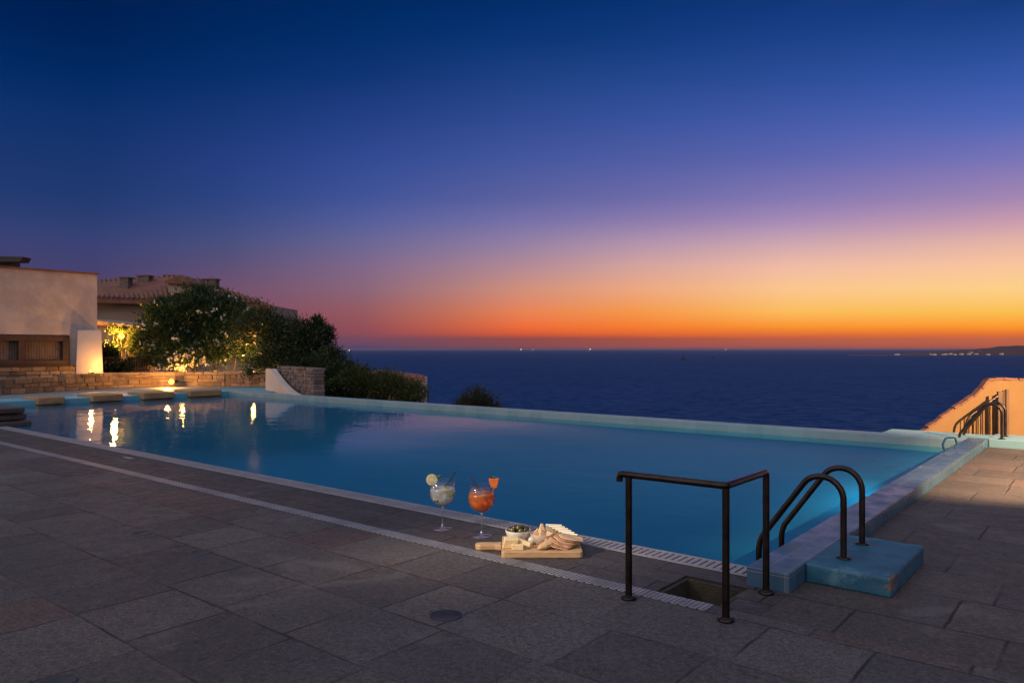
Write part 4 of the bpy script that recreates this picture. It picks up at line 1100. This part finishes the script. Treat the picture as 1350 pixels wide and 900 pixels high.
def rrect(x0, y0, x1, y1, r, n=5):
    P_ = []
    for cx_, cy_, a0 in ((x1-r,y0+r,-PI/2),(x1-r,y1-r,0),(x0+r,y1-r,PI/2),(x0+r,y0+r,PI)):
        P_ += [(cx_+r*math.cos(a0+PI/2*k/n), cy_+r*math.sin(a0+PI/2*k/n)) for k in range(n+1)]
    return P_
b = MB(); b.prism([(x,y,.002) for x,y in rrect(0,0,.585,.46,.025)], (0,0,BT-.002)); b.build('board', M['board'], th, bevel=.007, local=True)
b = MB(); hp = [(-.002,.19),(-.02,.195),(-.05,.205),(-.16,.20),(-.19,.215),(-.20,.245),(-.19,.275),(-.16,.29),(-.05,.285),(-.02,.295),(-.002,.31)]
b.prism([(x,y,.004) for x,y in hp], (0,0,BT-.008)); b.build('handle', M['board'], th, bevel=.008, local=True)
b = MB()
def bowl(x, y, r, h, lab, mat):
    c = bl_(x, y, BT)
    th = thing('snack_bowl', tuple(c), lab, 'bowl', 'small bowls on the serving board')
    b = MB(); b.lathe([(0,.001),(r*.5,.001),(r*.62,.008),(r*.86,h*.45),(r,h*.97),(r*.985,h),(r*.95,h*.97),(r*.80,h*.45),(r*.55,.014),(0,.012)], (0,0,0), 40); b.build('shell', mat, th, local=True); return c
c1 = bowl(.122, .305, .098, .085, 'cream ceramic bowl full of olives', M['ceramic'])
c2 = bowl(.300, .215, .088, .08, 'terracotta tinted bowl of toasted snacks', M['ceramic_t'])
# olives
def ellips(b, c, rx, ry, rz, rot, nu=14, nv=8):
    prof = [(max(0, math.sin(PI*k/nv)), -math.cos(PI*k/nv)) for k in range(nv+1)]; bb = MB(); bb.lathe(prof, (0,0,0), nu)
    Mx = Matrix.Translation(c) @ rot @ Matrix.Diagonal((rx,ry,rz,1)); b.add([Mx @ Vector(v) for v in bb.v], bb.f, True)
k = 0
for ring, nn, zz in ((.055, 8, .060), (.062, 6, .083), (.022, 3, .097)):
    for i in range(nn):
        a = 2*PI*i/nn + ring*30; c = c1 + RV*ring*math.cos(a) + BV*ring*math.sin(a) + Vector((0,0,zz + random.uniform(-.004,.004)))
        b = MB(); ellips(b, c, .022, .022, .028, Matrix.Rotation(random.uniform(0,3),4,'Z') @ Matrix.Rotation(random.uniform(.2,1.4),4,'X'))
        dk = k % 3 == 0
        tag(b.build('olive', M['olive_dk'] if dk else M['olive']), ('dark brown' if dk else 'green') + ' olive heaped in the cream ceramic bowl', 'olive', ('dark' if dk else 'green') + ' olives in the bowl'); k += 1
# toasted snacks in the other bowl
for i, (ox, oy, oz, ax, ay, az_) in enumerate(((-.045,-.02,.075,.4,.3,.2),(.0,-.035,.078,.9,.1,1.),(.045,-.02,.077,.3,-.6,.6),(-.03,.03,.082,-.4,.7,2.),(.035,.03,.083,.6,.6,2.6),(0,.005,.110,1.25,.1,.25),(-.005,-.005,.085,.2,.2,1.4))):
    c = c2 + RV*ox + BV*oy + Vector((0,0,oz)); Mx = Matrix.Translation(c) @ Matrix.Rotation(TH+az_*.4,4,'Z') @ Matrix.Rotation(ax,4,'X') @ Matrix.Rotation(ay,4,'Y')
    b = MB(); tri = [(-.036,-.03),(.036,-.03),(.008,.04),(-.008,.04)]; b.prism([Mx @ Vector((x,y,-.009)) for x,y in tri], (Mx.to_3x3() @ Vector((0,0,.018))))
    tag(b.build('toast_piece', M['cracker'], bevel=.006), 'toasted orange brown snack piece standing highest in the terracotta bowl' if i == 5 else 'toasted orange brown snack piece heaped in the terracotta bowl', 'snack', 'toasted snacks in the bowl')
# yellow cheese sticks front left
def slab(name, lab, cat, mat, x, y, z, sx, sy, sz, rz=0., rx=0., ry=0., group=None, bev=.004):
    b = MB(); b.obox(BM @ Matrix.Translation((x,y,z)) @ Matrix.Rotation(rz,4,'Z') @ Matrix.Rotation(rx,4,'X') @ Matrix.Rotation(ry,4,'Y'), sx, sy, sz)
    return tag(b.build(name, mat, bevel=bev), lab, cat, group)
gcs = 'yellow cheese pieces on the serving board'
for k in range(4):
    slab('cheese_slice', ('top' if k == 3 else 'bottom' if k == 0 else ('lower' if k == 1 else 'upper') + ' middle') + ' slice in the stack of yellow cheese near the board handle', 'cheese', M['cheese'], .062+.003*k, .135-.004*k, BT+.009+.0165*k, .105, .085, .0155, .04*k-.05, group=gcs)
slab('cheese_cube', 'short block of yellow cheese at the front edge of the board', 'cheese', M['cheese'], .118, .055, BT+.019, .085, .045, .036, -.08, group=gcs)
slab('cheese_stick', 'long yellow cheese stick leaning across the shorter block', 'cheese', M['cheese'], .155, .115, BT+.040, .135, .036, .030, -.42, 0, .22, group=gcs)
slab('cheese_stick', 'flat yellow cheese stick behind the short block', 'cheese', M['cheese'], .12, .145, BT+.016, .10, .036, .030, -.2, group=gcs)
# ivory slices standing at the back right
giv = 'ivory cheese slices at the back of the board'
for k in range(6):
    slab('ivory_slice', ['rearmost upright ivory cheese slice behind the crackers','second ivory cheese slice from the back of the fan','third ivory cheese slice from the back of the fan','third ivory cheese slice from the front of the fan','second ivory cheese slice from the front of the fan','front ivory cheese slice resting on the crackers'][k], 'cheese', M['cheese_w'],
         .400+.024*k, .395-.030*k, BT+.062-.003*k, .125, .012, .105, -.15-.05*k, .55+.08*k, .0, group=giv, bev=.003)
# crackers fanned at the front right
gcr = 'round crackers fanned at the front of the board'
names = ['lowest','second lowest','third lowest','fourth lowest','third highest','second highest','topmost']
for k in range(7):
    b = MB(); Mx = BM @ Matrix.Translation((.405+.0175*k, .095+.007*k, BT+.026+.0062*k)) @ Matrix.Rotation(.10*(k-3),4,'Z') @ Matrix.Rotation(.24,4,'Y') @ Matrix.Rotation(.16,4,'X')
    nseg = 30; pts_ = [Mx @ Vector(((.098+.003*math.sin(9*q+k))*math.cos(q), (.068+.003*math.sin(7*q+k))*math.sin(q), .004*math.sin(3*q+k))) for q in [2*PI*i/nseg for i in range(nseg)]]
    b.prism(pts_, (Mx.to_3x3() @ Vector((0,0,.0075)))); tag(b.build('cracker', M['ham'] if k % 2 else M['cracker'], bevel=.003), names[k] + ' thin round slice in the fanned stack on the board', 'cracker', gcr)
b = MB(); Mx = BM @ Matrix.Translation((.335,.075,BT+.034)) @ Matrix.Rotation(.45,4,'Z') @ Matrix.Rotation(-.25,4,'Y')
ellips(b, Vector((0,0,0)), .085, .038, .026, Mx, 20, 12); tag(b.build('bread_piece', M['bread']), 'crusty bread piece between the cheese sticks and the fanned slices', 'bread')
b = MB(); Mx = BM @ Matrix.Translation((.405,.19,BT+.045)) @ Matrix.Rotation(.9,4,'Z') @ Matrix.Rotation(-.9,4,'Y')
ellips(b, Vector((0,0,0)), .05, .02, .014, Mx, 16, 10); tag(b.build('date', M['ham']), 'dark reddish dried fruit against the ivory cheese', 'dried fruit')
b = MB(); Mx = BM @ Matrix.Translation((.225,.20,BT+.03)); ellips(b, Vector((0,0,0)), .03, .022, .028, Mx, 16, 10); tag(b.build('garlic_roll', M['ceramic']), 'small pale roll between the two bowls', 'bread')

# ------------------------------------------------------------------ sea air
HAZE = 2.6e-5
if HAZE:
    m, t, out = new_mat('sea_haze'); pv = t.new('ShaderNodeVolumePrincipled')
    pv.inputs['Color'].default_value = (.52,.42,.52,1); pv.inputs['Density'].default_value = HAZE; pv.inputs['Anisotropy'].default_value = .1
    t.l.new(pv.outputs[0], out.inputs['Volume'])
    b = MB(); b.box((-61000,-61000,-36.2), (61000,61000,7.5)); o = b.build('haze', m); tag(o, kind='stuff')

# ------------------------------------------------------------------ other lamps
# underwater pool lamp on the far wall
pl0 = Vector((-.9, 6.2, -.75))
th = thing('pool_lamp', (-.05, 6.0, -.34), 'underwater lamp glowing teal inside the pool', 'pool lamp')
b = MB(); b.tube([(.0,6.0,-.34),(-.10,6.0,-.34)], .07, 20); b.build('lens', emit_mat('pool_lens', (.2,1.,.95), 1.2), th)
light('lamp_light', 'SPOT', (-.12, 6.0, -.34), 190., (.02,.85,.85), th, .05, (-3.4, 6.5, -.42), 96., 1.)
# floodlight on a pole beside the terrace (outside the view), an added unseen flap keeping the beam off the pool
FL = Vector((6.0, 5.6, 4.0))
th = thing('terrace_floodlight', (6.0, 5.6, 0.), 'floodlight on a slim pole with an added beam flap beside the brown terrace', 'floodlight')
b = MB(); b.tube([(6.35,5.6,.001),(6.35,5.6,4.25)], .04, 12); b.build('pole', M['bronze'], th)
b = MB(); b.box((6.10,5.45,3.85),(6.30,5.75,4.15)); b.build('housing', M['bronze'], th, bevel=.01)
b = MB(); b.box((5.46,4.2,3.657),(5.50,5.84,5.0)); b.build('blocker', M['bronze'], th)  # unseen plate added to shade the pool from the floodlight
light('lamp_light', 'SPOT', FL, 13500., (1., .64, .34), th, .05, (.9, 8.0, 0.), 78., .30)
light('food_fill', 'SPOT', (-4.6, -7.0, 4.2), 2900., (1., .80, .58), None, .35, (-1.55, -.45, .1), 17., 1.)  # unseen fill light added to brighten the food and glasses
